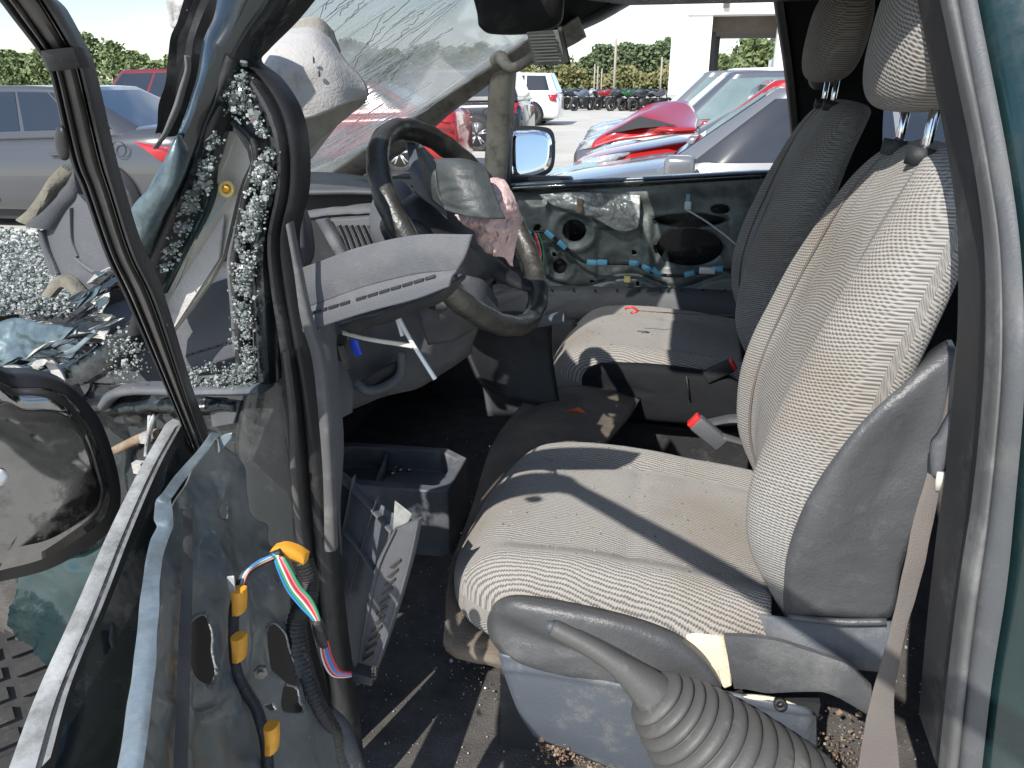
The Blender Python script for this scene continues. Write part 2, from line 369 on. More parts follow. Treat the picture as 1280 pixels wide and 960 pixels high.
def psurf(name, grid, mat, parent, nu=40, nv=40, holes=(), relief=None, thick=.002, away=(0, 1, 0), **kw):
    """sheet through a net of (px, py, Y) control points; holes = (px,py,rx,ry,rot); relief(px,py)->metres away"""
    rows = [cr([(a, b, y) for a, b, y in row], nu) for row in grid]
    cols = [cr([rows[r][i] for r in range(len(rows))], nv) for i in range(nu)]
    vs = []; keep = []; av = Vector(away)
    for j in range(nv):
        for i in range(nu):
            a, b, y = cols[i][j]; dead = False
            for hx, hy, rx, ry, ro in holes:
                ca, sa = math.cos(ro), math.sin(ro); dx, dy = a-hx, b-hy
                ex, ey = (dx*ca+dy*sa)/rx, (-dx*sa+dy*ca)/ry; q = math.hypot(ex, ey)
                if q < .8: dead = True
                elif q < 1.12:
                    dx2, dy2 = ex/q*rx, ey/q*ry
                    a, b = hx+dx2*ca-dy2*sa, hy+dx2*sa+dy2*ca
            p = P(a, b, y)
            if relief: p = p+av*relief(a, b)
            vs.append(p); keep.append(not dead)
    fs = []
    for j in range(nv-1):
        for i in range(nu-1):
            f = (j*nu+i, j*nu+i+1, (j+1)*nu+i+1, (j+1)*nu+i)
            if all(keep[q] for q in f): fs.append(f)
    used = sorted({i for f in fs for i in f}); ix = {k: i for i, k in enumerate(used)}
    vs = [vs[i] for i in used]; fs = [tuple(ix[i] for i in f) for f in fs]
    o = build(name, vs, fs, mat, parent, **kw)
    if thick: mod_solid(o, thick, 0)
    return o
def crumbs(mb, pts, n, spread, size=(.003, .007), zs=None):
    n = int(n*2.3)
    pts = [vec(p) for p in pts]
    for i in range(int(n*1.5)):
        k = random.randrange(len(pts)-1); p = pts[k].lerp(pts[k+1], random.random())
        p = p+Vector((random.gauss(0, spread), random.gauss(0, spread*.5), random.gauss(0, spread)))
        if nn(p, 75, 2) < random.uniform(-.25, .1): continue
        s = random.uniform(*size)*(.45 if random.random() < .93 else 1.0); rot = Matrix.Rotation(random.random()*6, 3, 'X') @ Matrix.Rotation(random.random()*6, 3, 'Z')
        mb.box(p, (s, s*random.uniform(.6, 1), s*random.uniform(.4, .9)), rot)
def copy_thing(o, loc, rz=None, label=None, group=None):
    r = o.copy(); COL.objects.link(r); r.location = loc
    if rz is not None: r.rotation_euler = (0, 0, rz)
    if label: r['label'] = label
    if group: r['group'] = group
    def rec(a, b):
        for ch in list(a.children):
            c = ch.copy(); COL.objects.link(c); c.parent = b; rec(ch, c)
    rec(o, r); return r

# ============================================================ THE SETTING
M('ground', (.50, .485, .44), .9, 0, .15, .6, .5, 12, dirt=(.40, .38, .33), ds=.35, da=.4)
M('field', (.10, .13, .05), .9, 0, .3, .3, .4, 3)
def sheet(name, x0, y0, x1, y1, z, mat, label):
    return build(name, [(x0, y0, z), (x1, y0, z), (x1, y1, z), (x0, y1, z)], [(0, 1, 2, 3)], mat, None, smooth=False, kind='structure', label=label)
sheet('ground', -3000, -3000, 3000, 3000, 0, 'field', 'grassy ground stretching to the horizon')
sheet('parking_lot', -120, -60, 140, 95, .02, 'ground', 'pale sunlit gravel parking lot around the wrecked van')

# ---- leaves
def leafmat(name, c1, c2):
    m = bpy.data.materials.new(name); m.use_nodes = True; n = m.node_tree; b = n.nodes['Principled BSDF']; l = n.links.new
    g = n.nodes.new('ShaderNodeNewGeometry'); r = n.nodes.new('ShaderNodeValToRGB')
    r.color_ramp.elements[0].color = (*c1, 1); r.color_ramp.elements[1].color = (*c2, 1)
    l(g.outputs['Random Per Island'], r.inputs['Fac']); l(r.outputs[0], b.inputs['Base Color']); b.inputs['Roughness'].default_value = .7
    MATS[name] = m
leafmat('foliage', (.10, .14, .05), (.19, .235, .10))
leafmat('foliage_dark', (.075, .11, .05), (.15, .19, .09))
leafmat('foliage_autumn', (.13, .16, .06), (.25, .21, .09))
M('bark', (.11, .085, .06), .9, 0, .3, 10, .8, 20)
def crown(mb, c, rx, rz, n, s, rnd):
    blobs = [(Vector((rnd.gauss(0, .42)*rx, rnd.gauss(0, .42)*rx, rnd.gauss(0, .38)*rz)), rnd.uniform(.35, .6)) for _ in range(9)]
    for i in range(n):
        b, q = rnd.choice(blobs)
        d = Vector((rnd.gauss(0, 1), rnd.gauss(0, 1), rnd.gauss(0, 1))).normalized()*q*rnd.uniform(.75, 1.05)
        p = Vector(c)+b+Vector((d.x*rx, d.y*rx, d.z*rz)); a = s*rnd.uniform(.6, 1.3)
        u = Vector((rnd.gauss(0, 1), rnd.gauss(0, 1), rnd.gauss(0, 1))).normalized(); w = u.orthogonal().normalized()*a; u = u*a
        mb.add([p-u, p-w*.6, p+u, p+w*.6], [(0, 1, 2, 3)])
def treeline(name, x0, x1, y, hfun, mat, n, rnd, label, s=.36):
    mb = MB()
    for i in range(n):
        t = rnd.random(); x = x0+(x1-x0)*t; h = hfun(t)*rnd.uniform(.85, 1.1)
        for k in range(280):
            z = h*math.sqrt(rnd.random()); r = 3.2*(1-(z/h)**3*.7)
            p = Vector((x+rnd.gauss(0, 1)*r*.5, y+rnd.gauss(0, 1)*r*.6, z)); a = s*rnd.uniform(.5, 1.2)
            u = Vector((rnd.gauss(0, 1), rnd.gauss(0, 1), rnd.gauss(0, 1))).normalized(); w = u.orthogonal().normalized()*a*.8; u = u*a
            mb.add([p-u, p-w, p+u, p+w], [(0, 1, 2, 3)])
    return mb.build(name, mat, None, smooth=False, kind='stuff', label=label)
rnd = random.Random(3)
# left: sight lines 0..320 px at 120 m; right: 640..1000 px at 140 m
xa = P(-260, 100, 125).x; xb = P(640, 100, 125).x
treeline('treeline', xa, xb, 125, lambda t: 6.6+1.3*math.sin(t*17)+1.1*math.sin(t*41+1)-1.2*t, 'foliage', 190, rnd, 'green woodland edge behind the parked cars at left')
xa = P(600, 100, 150).x; xb = P(1120, 100, 150).x
treeline('treeline', xa, xb, 150, lambda t: 6.6+1.3*math.sin(t*19)+1.1*math.sin(t*37+2), 'foliage_dark', 120, rnd, 'dark green woodland edge beyond the motorcycles')
treeline('treeline', P(640, 100, 138).x, P(880, 100, 138).x, 138, lambda t: 3.0+1.0*math.sin(t*23)+.7*math.sin(t*51), 'foliage_autumn', 34, rnd, 'yellowing brush growing along the foot of the far woodland')
def tree(px, Y, h, r, label):
    b = P(px, 100, Y); t = empty('tree', (b.x, Y, 0), None, label, 'tree')
    mb = MB(); mb.tube([Vector((b.x, Y, 0)), Vector((b.x+.2, Y, h*.4)), Vector((b.x+.1, Y, h*.8))], [.28, .2, .07], 8)
    for k in range(6):
        a = k*1.1; z = h*(.35+.08*k)
        mb.tube([Vector((b.x+.15, Y, z)), Vector((b.x+math.cos(a)*r*.7, Y+math.sin(a)*r*.7, z+h*.18))], [.1, .03], 5)
    mb.build('trunk', 'bark', t)
    mb = MB(); crown(mb, (b.x, Y, h*.64), r, h*.42, 1500, .33, rnd); mb.build('crown', 'foliage', t, smooth=False)
tree(948, 62, 4.6, 1.6, 'bushy green tree seen under the white canopy, right of the dark posts')
tree(915, 70, 3.3, 1.3, 'small round tree seen under the canopy, left of the taller tree')

# ---- hangar-like canopy building
M('white_wall', (.80, .80, .78), .7, 0, .04, 1, .1, 10)
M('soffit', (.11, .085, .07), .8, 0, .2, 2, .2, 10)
M('post_dark', (.05, .05, .05), .6, 0, .2, 2, .1, 10)
def wbox(name, pa, pb, Y, d, mat, parent, **kw):
    a = P(*pa, Y); b = P(*pb, Y); mb = MB(); mb.box(((a.x+b.x)/2, Y+d/2, (a.z+b.z)/2), (abs(a.x-b.x), d, abs(a.z-b.z)))
    return mb.build(name, mat, parent, smooth=False, **kw)
cb = empty('canopy_building', (P(900, 100, 40).x, 41, 0), None, 'white canopy building with a dark open bay behind the passenger window', 'building')
wbox('pier', (851, -120), (883, 118), 40, 1.2, 'white_wall', cb)
wbox('beam', (870, -120), (1180, 13), 39.9, 1.4, 'white_wall', cb)
wbox('pier', (976, 13.3), (1180, 125), 40.05, 1.1, 'white_wall', cb)
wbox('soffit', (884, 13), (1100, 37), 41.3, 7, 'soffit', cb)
wbox('post', (880, 36), (888.5, 118), 41.5, .3, 'post_dark', cb)
wbox('post', (891, 36), (894, 118), 46, .2, 'post_dark', cb)
wbox('lamp', (905, -3), (911, 9), 39.7, .28, 'soffit', cb)
wbox('shed_wall', (966, 74), (1010, 110), 50, 3, 'white_wall', cb)

# ---- poles
def pole(px, py, Y, h, label, r=.09, arm=True):
    b = P(px, py, Y); t = empty('utility_pole', (b.x, Y, 0), None, label, 'pole')
    mb = MB(); mb.tube([Vector((b.x, Y, 0)), Vector((b.x, Y, h))], [r, r*.8], 8); mb.build('pole_shaft', 'pole_wood', t)
    if arm:
        mb = MB(); mb.box((b.x, Y, h-.5), (1.3, .1, .1)); mb.build('crossarm', 'pole_wood', t, smooth=False)
M('pole_wood', (.34, .30, .25), .8, 0, .2, 4, .3, 20)
pole(768, 100, 75, 4.9, 'tall wooden pole standing left of the motorcycles', .13, False)
pole(826, 100, 95, 3.9, 'shorter wooden pole right of the tall one', .12, False)
for q, (px, w) in enumerate(((743, 'leftmost'), (747, 'middle'), (752, 'rightmost'))):
    pole(px, 100, 62, 2.6-.15*q, w+' of three thin white posts by the motorcycles', .06, False)

# ============================================================ CARS
M('car_glass', (.012, .017, .024), .05, .0, .1, 3, 0, coat=1)
M('car_glass_clear', (.16, .22, .22), .05, .0, .2, 3, 0, coat=1)
M('tyre', (.035, .034, .033), .8, 0, .2, 20, .4, 80, dirt=(.16, .145, .12), ds=10, da=.3)
M('rim_silver', (.55, .56, .58), .3, .8, .05, 5, 0)
M('rim_black', (.03, .03, .03), .4, .3, .05, 5, 0)
M('black_trim', (.02, .02, .022), .5, 0, .1, 5, .05)
M('tail_red', (.45, .012, .02), .15, 0, .2, 25, 0, coat=1)
M('tail_white', (.75, .72, .72), .15, 0, .1, 25, 0, coat=1)
M('head_clear', (.5, .53, .55), .1, .3, .3, 18, 0, coat=1)
def paint(name, c, metal=.3): return M(name, c, .22, metal, .04, 2, .02, 300, coat=.8)
paint('p_silver', (.20, .205, .215), .3); paint('p_grey', (.065, .068, .075), .2); paint('p_red', (.42, .018, .02), .15); paint('p_dkgrey', (.13, .14, .16), .4)
paint('p_darkred', (.16, .012, .018), .2); paint('p_white', (.78, .78, .78), 0); paint('p_black', (.03, .032, .036), .3); paint('p_blue', (.18, .22, .28), .4)
KINDS = {
 # L, W, ground clearance, lower-body stations (x from nose 0..1, top z, half width factor), greenhouse (base front, roof front, roof rear, base rear), roof z, belt z
 'sedan': dict(L=4.75, W=1.84, H=1.45, cl=.2, st=[(0, .52, .70), (.02, .66, .84), (.08, .75, .94), (.18, .84, .985), (.30, .93, 1), (.5, .96, 1), (.72, 1.0, 1), (.84, 1.05, .985), (.93, 1.06, .95), (.985, 1.0, .87), (1, .72, .78)],
   gh=(.27, .44, .70, .89), belt=(.92, 1.03), wheels=(.19, .79), wr=.33),
 'suv': dict(L=4.75, W=1.92, H=1.74, cl=.26, st=[(0, .62, .74), (.02, .86, .88), (.08, .98, .95), (.2, 1.03, .99), (.30, 1.07, 1), (.5, 1.08, 1), (.75, 1.10, 1), (.9, 1.12, .985), (.97, 1.10, .95), (1, .95, .86)],
   gh=(.27, .40, .93, .99), belt=(1.05, 1.12), wheels=(.19, .80), wr=.38),
}
def make_car(name, kind, pt, label, cat, loc, rz, wheel='rim_silver', glass='car_glass', group=None, H=None, detail=True):
    K = dict(KINDS[kind]); Lc, Wc = K['L'], K['W']/2; H = H or K['H']; cl = K['cl']
    root = empty(name, loc, None, label, cat, group); ORG[root.name] = Vector((0, 0, 0)); root.rotation_euler = (0, 0, rz)
    X = lambda t: Lc/2-t*Lc
    # lower body
    st = cr([(a, b, c) for a, b, c in K['st']], 46); vs = []; fs = []
    sec = [(0, 0), (.86, 0), (.965, .06), (1, .25), (1.0, .5), (.985, .62), (.97, .80), (.90, .955), (.74, 1.0), (0, 1.03)]
    full = sec+[(-a, b) for a, b in sec[-2:0:-1]]; q = len(full)
    arches = [(X(w), K['wr']+.065) for w in K['wheels']]
    for t, zt, hw in st:
        for a, b in full:
            z = cl+(zt-cl)*b; x = X(t)
            vs.append((x, a*Wc*hw, z))
    n = len(st)
    for i in range(n-1):
        for j in range(q): fs.append((i*q+j, i*q+(j+1) % q, (i+1)*q+(j+1) % q, (i+1)*q+j))
    fs.append(tuple(range(q))); fs.append(tuple((n-1)*q+j for j in range(q))[::-1])
    edge_split(build('body', vs, fs, pt, root), 60)
    # greenhouse
    g0, g1, g2, g3 = K['gh']; b0, b1 = K['belt']
    rows = []
    def side(t): return Wc*(.90)
    def cab(tb, tr, k, zb):   # k: 0 belt .. 1 roof
        t = tb+(tr-tb)*k; hw = Wc*(.93-.23*k); return X(t), hw, zb+(H-.02-zb)*k
    prof = []
    N = 22
    vs = []; fs = []; secn = 7
    # stations along the cabin: front line from g0->g1, rear g3->g2
    for i in range(N+1):
        s = i/N
        for k in range(secn):
            kk = k/(secn-1); kk = kk
            tb = g0+(g3-g0)*s; tr = g1+(g2-g1)*s
            zb = b0+(b1-b0)*s-.05
            x, hw, z = cab(tb, tr, kk, zb)
            end = min(s, 1-s); hw *= 1-.10*max(0, 1-end*9)**2
            z += .02*math.sin(math.pi*s)*kk
            vs.append((x, hw, z))
        for k in range(secn):
            kk = 1-k/(secn-1)
            x, hw, z = vs[i*(2*secn)+(secn-1-k)]; vs.append((x, -hw, z))
    q = 2*secn
    for i in range(N):
        for j in range(q): fs.append((i*q+j, i*q+(j+1) % q, (i+1)*q+(j+1) % q, (i+1)*q+j))
    fs.append(tuple(range(q))); fs.append(tuple(N*q+j for j in range(q))[::-1])
    o = build('cabin', vs, fs, pt, root); edge_split(o, 40); mod_bevel(o, .035, 3, 40)
    # panes
    def sp(s, k, sd, off=.006):
        tb = g0+(g3-g0)*s; tr = g1+(g2-g1)*s; zb = b0+(b1-b0)*s-.05
        x, hw, z = cab(tb, tr, k, zb); end = min(s, 1-s); hw *= 1-.10*max(0, 1-end*9)**2
        z += .02*math.sin(math.pi*s)*k
        return Vector((x, sd*(hw+off), z))
    splits = [(.06, .545), (.565, .80)] if kind == 'sedan' else [(.05, .36), (.385, .66), (.685, .93)]
    if kind == 'sedan': splits.append((.815, .93))
    for sd in (-1, 1):
        for a, b in splits:
            pts = []
            for i in range(9): pts.append(sp(a+(b-a)*i/8, .17, sd))
            for i in range(9): pts.append(sp(b-(b-a)*i/8, .88, sd))
            bm = MB(); m2 = len(pts); qd = [(i, i+1, m2-2-i, m2-1-i) for i in range(m2//2-1)]; bm.add(pts+[p-Vector((0, sd*.02, 0)) for p in pts], qd+[tuple(j+m2 for j in f)[::-1] for f in qd]+[(i, (i+1) % m2, m2+(i+1) % m2, m2+i) for i in range(m2)])
            edge_split(bm.build('window', glass, root), 30)
    for nm, tb, tr, sg in (('windscreen', g0, g1, 1), ('rear_window', g3, g2, -1)):
        s = 0 if sg > 0 else 1; zb = (b0 if sg > 0 else b1)-.05; pts = []
        for k, w in ((.14, .86), (.92, .84)):
            x, hw, z = cab(tb, tr, k, zb)
            row = [Vector((x+sg*.010, hw*w*.93*u, z+.004)) for u in (-1, -.5, 0, .5, 1)]
            pts += row if k < .5 else row[::-1]
        m2 = len(pts); qd = [(i, i+1, m2-2-i, m2-1-i) for i in range(m2//2-1)]; edge_split(MB().add(pts+[p-Vector((sg*.02, 0, .01)) for p in pts], qd+[tuple(j+m2 for j in f)[::-1] for f in qd]+[(i, (i+1) % m2, m2+(i+1) % m2, m2+i) for i in range(m2)]).build(nm, glass, root), 30)
    # wheels
    for w in K['wheels']:
        for sd in (-1, 1):
            x = X(w); y = sd*(Wc-.10); r = K['wr']
            MB().disc((x, sd*(Wc-.02), r+.01), (0, 1, 0), r+.07, .075, 32).build('wheel_arch', 'black_trim', root)
            wh = MB().disc((x, y+sd*.015, r), (0, 1, 0), r, .22, 32, r*.66).build('tyre', 'tyre', root); mod_bevel(wh, .03, 3, 40)
            rm = MB(); rm.disc((x, y+sd*.10, r), (0, 1, 0), r*.67, .03, 28, r*.6); rm.disc((x, y+sd*.09, r), (0, 1, 0), r*.14, .05, 14); 
            for k in range(5):
                for da in (-.16, .16):
                    a = 2*math.pi*k/5+.3
                    rm.tube([Vector((x+math.cos(a)*r*.1, y+sd*.105, r+math.sin(a)*r*.1)), Vector((x+math.cos(a+da)*r*.63, y+sd*.1, r+math.sin(a+da)*r*.63))], .022, 6)
            rm.disc((x, y+sd*.02, r), (0, 1, 0), r*.6, .02, 20)
            rm.build('rim', wheel, wh if False else root)
    # lights, mirrors, handles, trims
    zt = K['belt'][1]-.22
    for sd in (-1, 1):
        x0 = X(1)
        bm = MB(); pts = [(x0+.02, sd*Wc*.50, zt+.03), (x0+.015, sd*Wc*.80, zt+.05), (x0+.22, sd*Wc*.985, zt+.07), (x0+.55, sd*Wc*1.0, zt+.12), (x0+.30, sd*Wc*1.0, zt-.06), (x0+.1, sd*Wc*.93, zt-.10), (x0-.005, sd*Wc*.6, zt-.06)]
        if kind == 'suv': pts = [(x0+.02, sd*Wc*.62, zt+.12), (x0+.06, sd*Wc*.9, zt+.14), (x0+.3, sd*Wc*.995, zt+.14), (x0+.26, sd*Wc*1.0, zt-.05), (x0+.1, sd*Wc*.96, zt-.08), (x0-.01, sd*Wc*.65, zt-.05)]
        c = sum((Vector(p) for p in pts), Vector())/len(pts); m2 = len(pts)
        out = [Vector(p)+Vector((-.012, sd*.012, 0)) for p in pts]; inn = [Vector(p)+Vector((.12, -sd*.12, 0)) for p in pts]
        bm.add(out+inn+[c+Vector((-.03, sd*.05, 0))], [(i, (i+1) % m2, 2*m2) for i in range(m2)]+[(i, m2+i, m2+(i+1) % m2, (i+1) % m2) for i in range(m2)])
        bm.build('tail_light', 'tail_red', root)
        xf = X(0); bm = MB(); pts = [(xf-.08, sd*Wc*.62, .66), (xf-.28, sd*Wc*.92, .74), (xf-.62, sd*Wc*.975, .80), (xf-.4, sd*Wc*.985, .66), (xf-.1, sd*Wc*.80, .58)]
        c = sum((Vector(p) for p in pts), Vector())/5; out = [Vector(p)+Vector((.015, sd*.015, 0)) for p in pts]; inn = [Vector(p)+Vector((-.12, -sd*.12, 0)) for p in pts]
        bm.add(out+inn+[c+Vector((.05, sd*.04, 0))], [(i, (i+1) % 5, 10) for i in range(5)]+[(i, 5+i, 5+(i+1) % 5, (i+1) % 5) for i in range(5)])
        bm.build('headlight', 'head_clear', root)
        xm = X(g0+.05); o = MB(); o.box((xm, sd*(Wc+.09), b0+.05), (.20, .20, .14)); mo = o.build('side_mirror', pt, root); mod_bevel(mo, .04, 3)
        for t in (.50, .70): hb = MB().box((X(t), sd*(Wc+.005), b0-.12), (.2, .03, .03)).build('door_handle', pt, root); mod_bevel(hb, .01, 2)
        if detail:
            for t in (.34, .53, .735):
                MB().box((X(t), sd*(Wc-.004), .62), (.008, .012, .62)).build('door_seam', 'black_trim', root, smooth=False)
            MB().disc((X(.845), sd*(Wc+.0), .86), (0, 1, 0), .075, .012, 24, .07).build('fuel_door', 'black_trim', root)
    MB().box((X(.5), 0, cl-.03), (Lc*.86, Wc*1.7, .12)).build('underbody', 'black_trim', root, smooth=False)
    return root
def car_at(px, py, Yd, **kw): pass

# sedan at left: its tail is near px 195
make_car('parked_car', 'sedan', 'p_grey', 'grey sedan seen from its rear corner at the left, tail light lit by the sun', 'car', (-7.32, 7.75, 0), R(180+4), H=1.45)
r_ = P(150, 100, 16)
make_car('parked_car', 'suv', 'p_darkred', 'dark red crossover parked behind the grey sedan at left', 'car', (P(125, 100, 17).x+1.1, 17.6, 0), R(182))
g_ = P(100, 100, 24)
# through the windscreen and the front quarter window
p_ = P(470, 170, 13)
make_car('parked_car', 'sedan', 'p_red', 'red car seen through the cracked windscreen', 'car', (P(556, 170, 13).x-2.3, 13.8, 0), R(186))
p_ = PZ(597, 190, 0)
blk = make_car('parked_car', 'suv', 'p_black', 'black crossover in the front quarter window, with silver spoked wheel', 'car', (p_.x-1.42, p_.y+.9, 0), R(180))
p_ = PZ(661, 158, 0)
make_car('parked_car', 'suv', 'p_white', 'white off-roader with red tail lights above the far door mirror', 'car', (p_.x-1.42, p_.y+.9, 0), R(183), wheel='rim_black')
# right: close silver-blue sedan
sil = make_car('parked_car', 'sedan', 'p_silver', 'silver sedan with tinted windows right outside the passenger door', 'car', (.80, 6.35, 0), R(180-3), H=1.47)
make_car('parked_car', 'sedan', 'p_red', 'bright red wrecked sedan behind the silver one, bonnet buckled', 'car', (.98, 9.3, 0), R(181), glass='car_glass_clear', H=1.52)
make_car('parked_car', 'sedan', 'p_dkgrey', 'dark grey sedan standing directly behind the red wreck with the buckled bonnet', 'car', (.6, 12.2, 0), R(184), glass='car_glass_clear', H=1.62)
make_car('parked_car', 'sedan', 'p_silver', 'light silver sedan partly hidden behind the dark grey one', 'car', (.3, 15.2, 0), R(185), glass='car_glass_clear', H=1.66)
make_car('parked_car', 'suv', 'p_white', 'white crossover farthest back in the row behind the red wreck', 'car', (1.1, 21.0, 0), R(185), H=1.78)
# buckled bonnet of the red wreck
wr = empty('bonnet_panel', (-.5, 8.9, 0), None, 'crumpled red bonnet folded up like a tent on the wrecked car', 'car bonnet')
H0 = [(736, 183, 8.45), (765, 160, 8.6), (800, 136, 8.9), (842, 150, 8.5), (872, 156, 8.35)]
psurf('folded_sheet', [[(738, 186, 8.3), (770, 176, 8.3), (800, 172, 8.3), (835, 168, 8.3), (868, 166, 8.3)], [(750, 170, 8.4), (775, 158, 8.4), (802, 146, 8.5), (838, 158, 8.3), (870, 160, 8.3)], [(808, 132, 9.0), (820, 129, 9.1), (838, 127, 9.2), (860, 128, 9.3), (874, 150, 8.9)]], 'p_red', wr, 30, 20, thick=.01)
slab('bonnet_gap_shade', [(757, 168, 8.32), (800, 145, 8.36), (846, 157, 8.28), (800, 160, 8.26)], 'black_trim', wr, .02)  # black plate painted in for the shadow under the folded bonnet
# motorcycles
def make_bike(loc, rz, mat, label):
    t = empty('motorcycle', loc, None, label, 'motorcycle', 'motorcycles lined up across the lot'); ORG[t.name] = Vector((0, 0, 0))
    for x in (-.68, .68): 
        MB().disc((x, 0, .32), (0, 1, 0), .32, .12, 18, .22).build('wheel', 'tyre', t)
    b = MB(); b.tube([Vector((.68, 0, .32)), Vector((.42, 0, .98))], .03, 6); b.tube([Vector((-.68, 0, .32)), Vector((-.1, 0, .5))], .04, 6); b.box((0, 0, .45), (.5, .3, .35)); b.build('frame', 'black_trim', t)
    b = MB(); b.tube([Vector((.45, 0, .9)), Vector((.15, 0, .88)), Vector((-.25, 0, .78)), Vector((-.7, 0, .92))], [.1, .2, .14, .06], 8); b.build('fairing', mat, t)
    b = MB(); b.tube([Vector((.42, -.36, 1.05)), Vector((.46, 0, 1.0)), Vector((.42, .36, 1.05))], .02, 5); b.build('handlebar', 'black_trim', t)
    return t
paint('p_green', (.03, .14, .04)); paint('p_orange', (.55, .12, .02))
bike = {}
cols = ['p_black', 'p_dkgrey', 'p_black', 'p_blue', 'p_white', 'p_black', 'p_red', 'p_dkgrey', 'p_black', 'p_green', 'p_blue', 'p_black']
ords = ['first', 'second', 'third', 'fourth', 'fifth', 'sixth', 'seventh', 'eighth', 'ninth', 'tenth', 'eleventh', 'twelfth', 'thirteenth', 'fourteenth']
names = {'p_black': 'black', 'p_red': 'red', 'p_dkgrey': 'dark grey', 'p_green': 'green', 'p_white': 'white', 'p_orange': 'orange', 'p_blue': 'blue grey'}
for i in range(14):
    px = 700+i*9.6+random.uniform(-2, 2); Yb = 44+random.uniform(-2, 3); p = P(px, 118, Yb); c = cols[i % 12]
    lb = '%s motorcycle, %s from the left in the distant row' % (names[c], ords[i])
    if c not in bike: bike[c] = make_bike((p.x, Yb, 0), R(60+random.uniform(-15, 15)), c, lb); bike[c].rotation_euler = (0, 0, R(60))
    else: copy_thing(bike[c], (p.x, Yb, 0), R(60+random.uniform(-20, 20)), lb)

# ============================================================ THE WRECKED VAN
van = empty('wrecked_minivan', (.1, 1.6, 0), None, 'wrecked dark teal minivan seen through its open driver door, front end crushed', 'minivan')

# ---- shell: floor, roof, firewall, rear
def vbox(name, x0, x1, y0, y1, z0, z1, mat, parent=van, bev=.01, **kw):
    o = MB().box(((x0+x1)/2, (y0+y1)/2, (z0+z1)/2), (x1-x0, y1-y0, z1-z0)).build(name, mat, parent, smooth=False, **kw)
    if bev: mod_bevel(o, bev, 3)
    return o
vbox('floor_pan', -1.25, 2.3, .76, 2.66, .36, .42, 'carpet')
vbox('roof_panel', -.34, 2.3, .93, 2.50, 1.70, 1.76, 'dash_black', bev=.02)
vbox('side_wall', .62, 2.3, .78, .86, .40, 1.70, 'dark_paint')
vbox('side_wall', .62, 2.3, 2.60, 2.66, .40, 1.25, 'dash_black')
vbox('tailgate', 2.26, 2.32, .8, 2.6, .4, 1.7, 'dash_black')
vbox('firewall', -1.30, -1.22, .8, 2.6, .3, 1.12, 'carpet')
vbox('underbody', -.8, 2.2, .8, 2.6, .20, .35, 'black_trim')
vbox('dash_body', -1.22, -.72, 1.2, 2.56, .78, 1.06, 'dash_dark', bev=.05)
vbox('toe_board', -1.24, -1.0, .84, 2.6, .42, .8, 'carpet', bev=.05)
# rear bench, dark
rb = empty('rear_bench', (1.35, 1.7, .42), van)
vbox('bench_cushion', 1.05, 1.55, 1.0, 2.4, .50, .80, 'vinyl_dark_and_shaded', rb, .05)
vbox('bench_backrest', 1.5, 1.66, 1.0, 2.4, .75, 1.38, 'vinyl_dark_and_shaded', rb, .05)
for y in (1.3, 2.1): vbox('headrest', 1.53, 1.63, y-.12, y+.12, 1.39, 1.55, 'vinyl_dark_and_shaded', rb, .04)

# ---- floor debris
mb = MB()
for i in range(1500):
    x = random.uniform(-.75, .55); y = random.uniform(.82, 1.75); s = random.uniform(.0006, .0024)*(2.2 if i % 40 == 0 else 1)
    mb.box((x, y, .424), (s, s, s*.6), Matrix.Rotation(random.random()*3, 3, 'Z'))
mb.build('floor_grit', 'debris', van, smooth=False, kind='stuff')

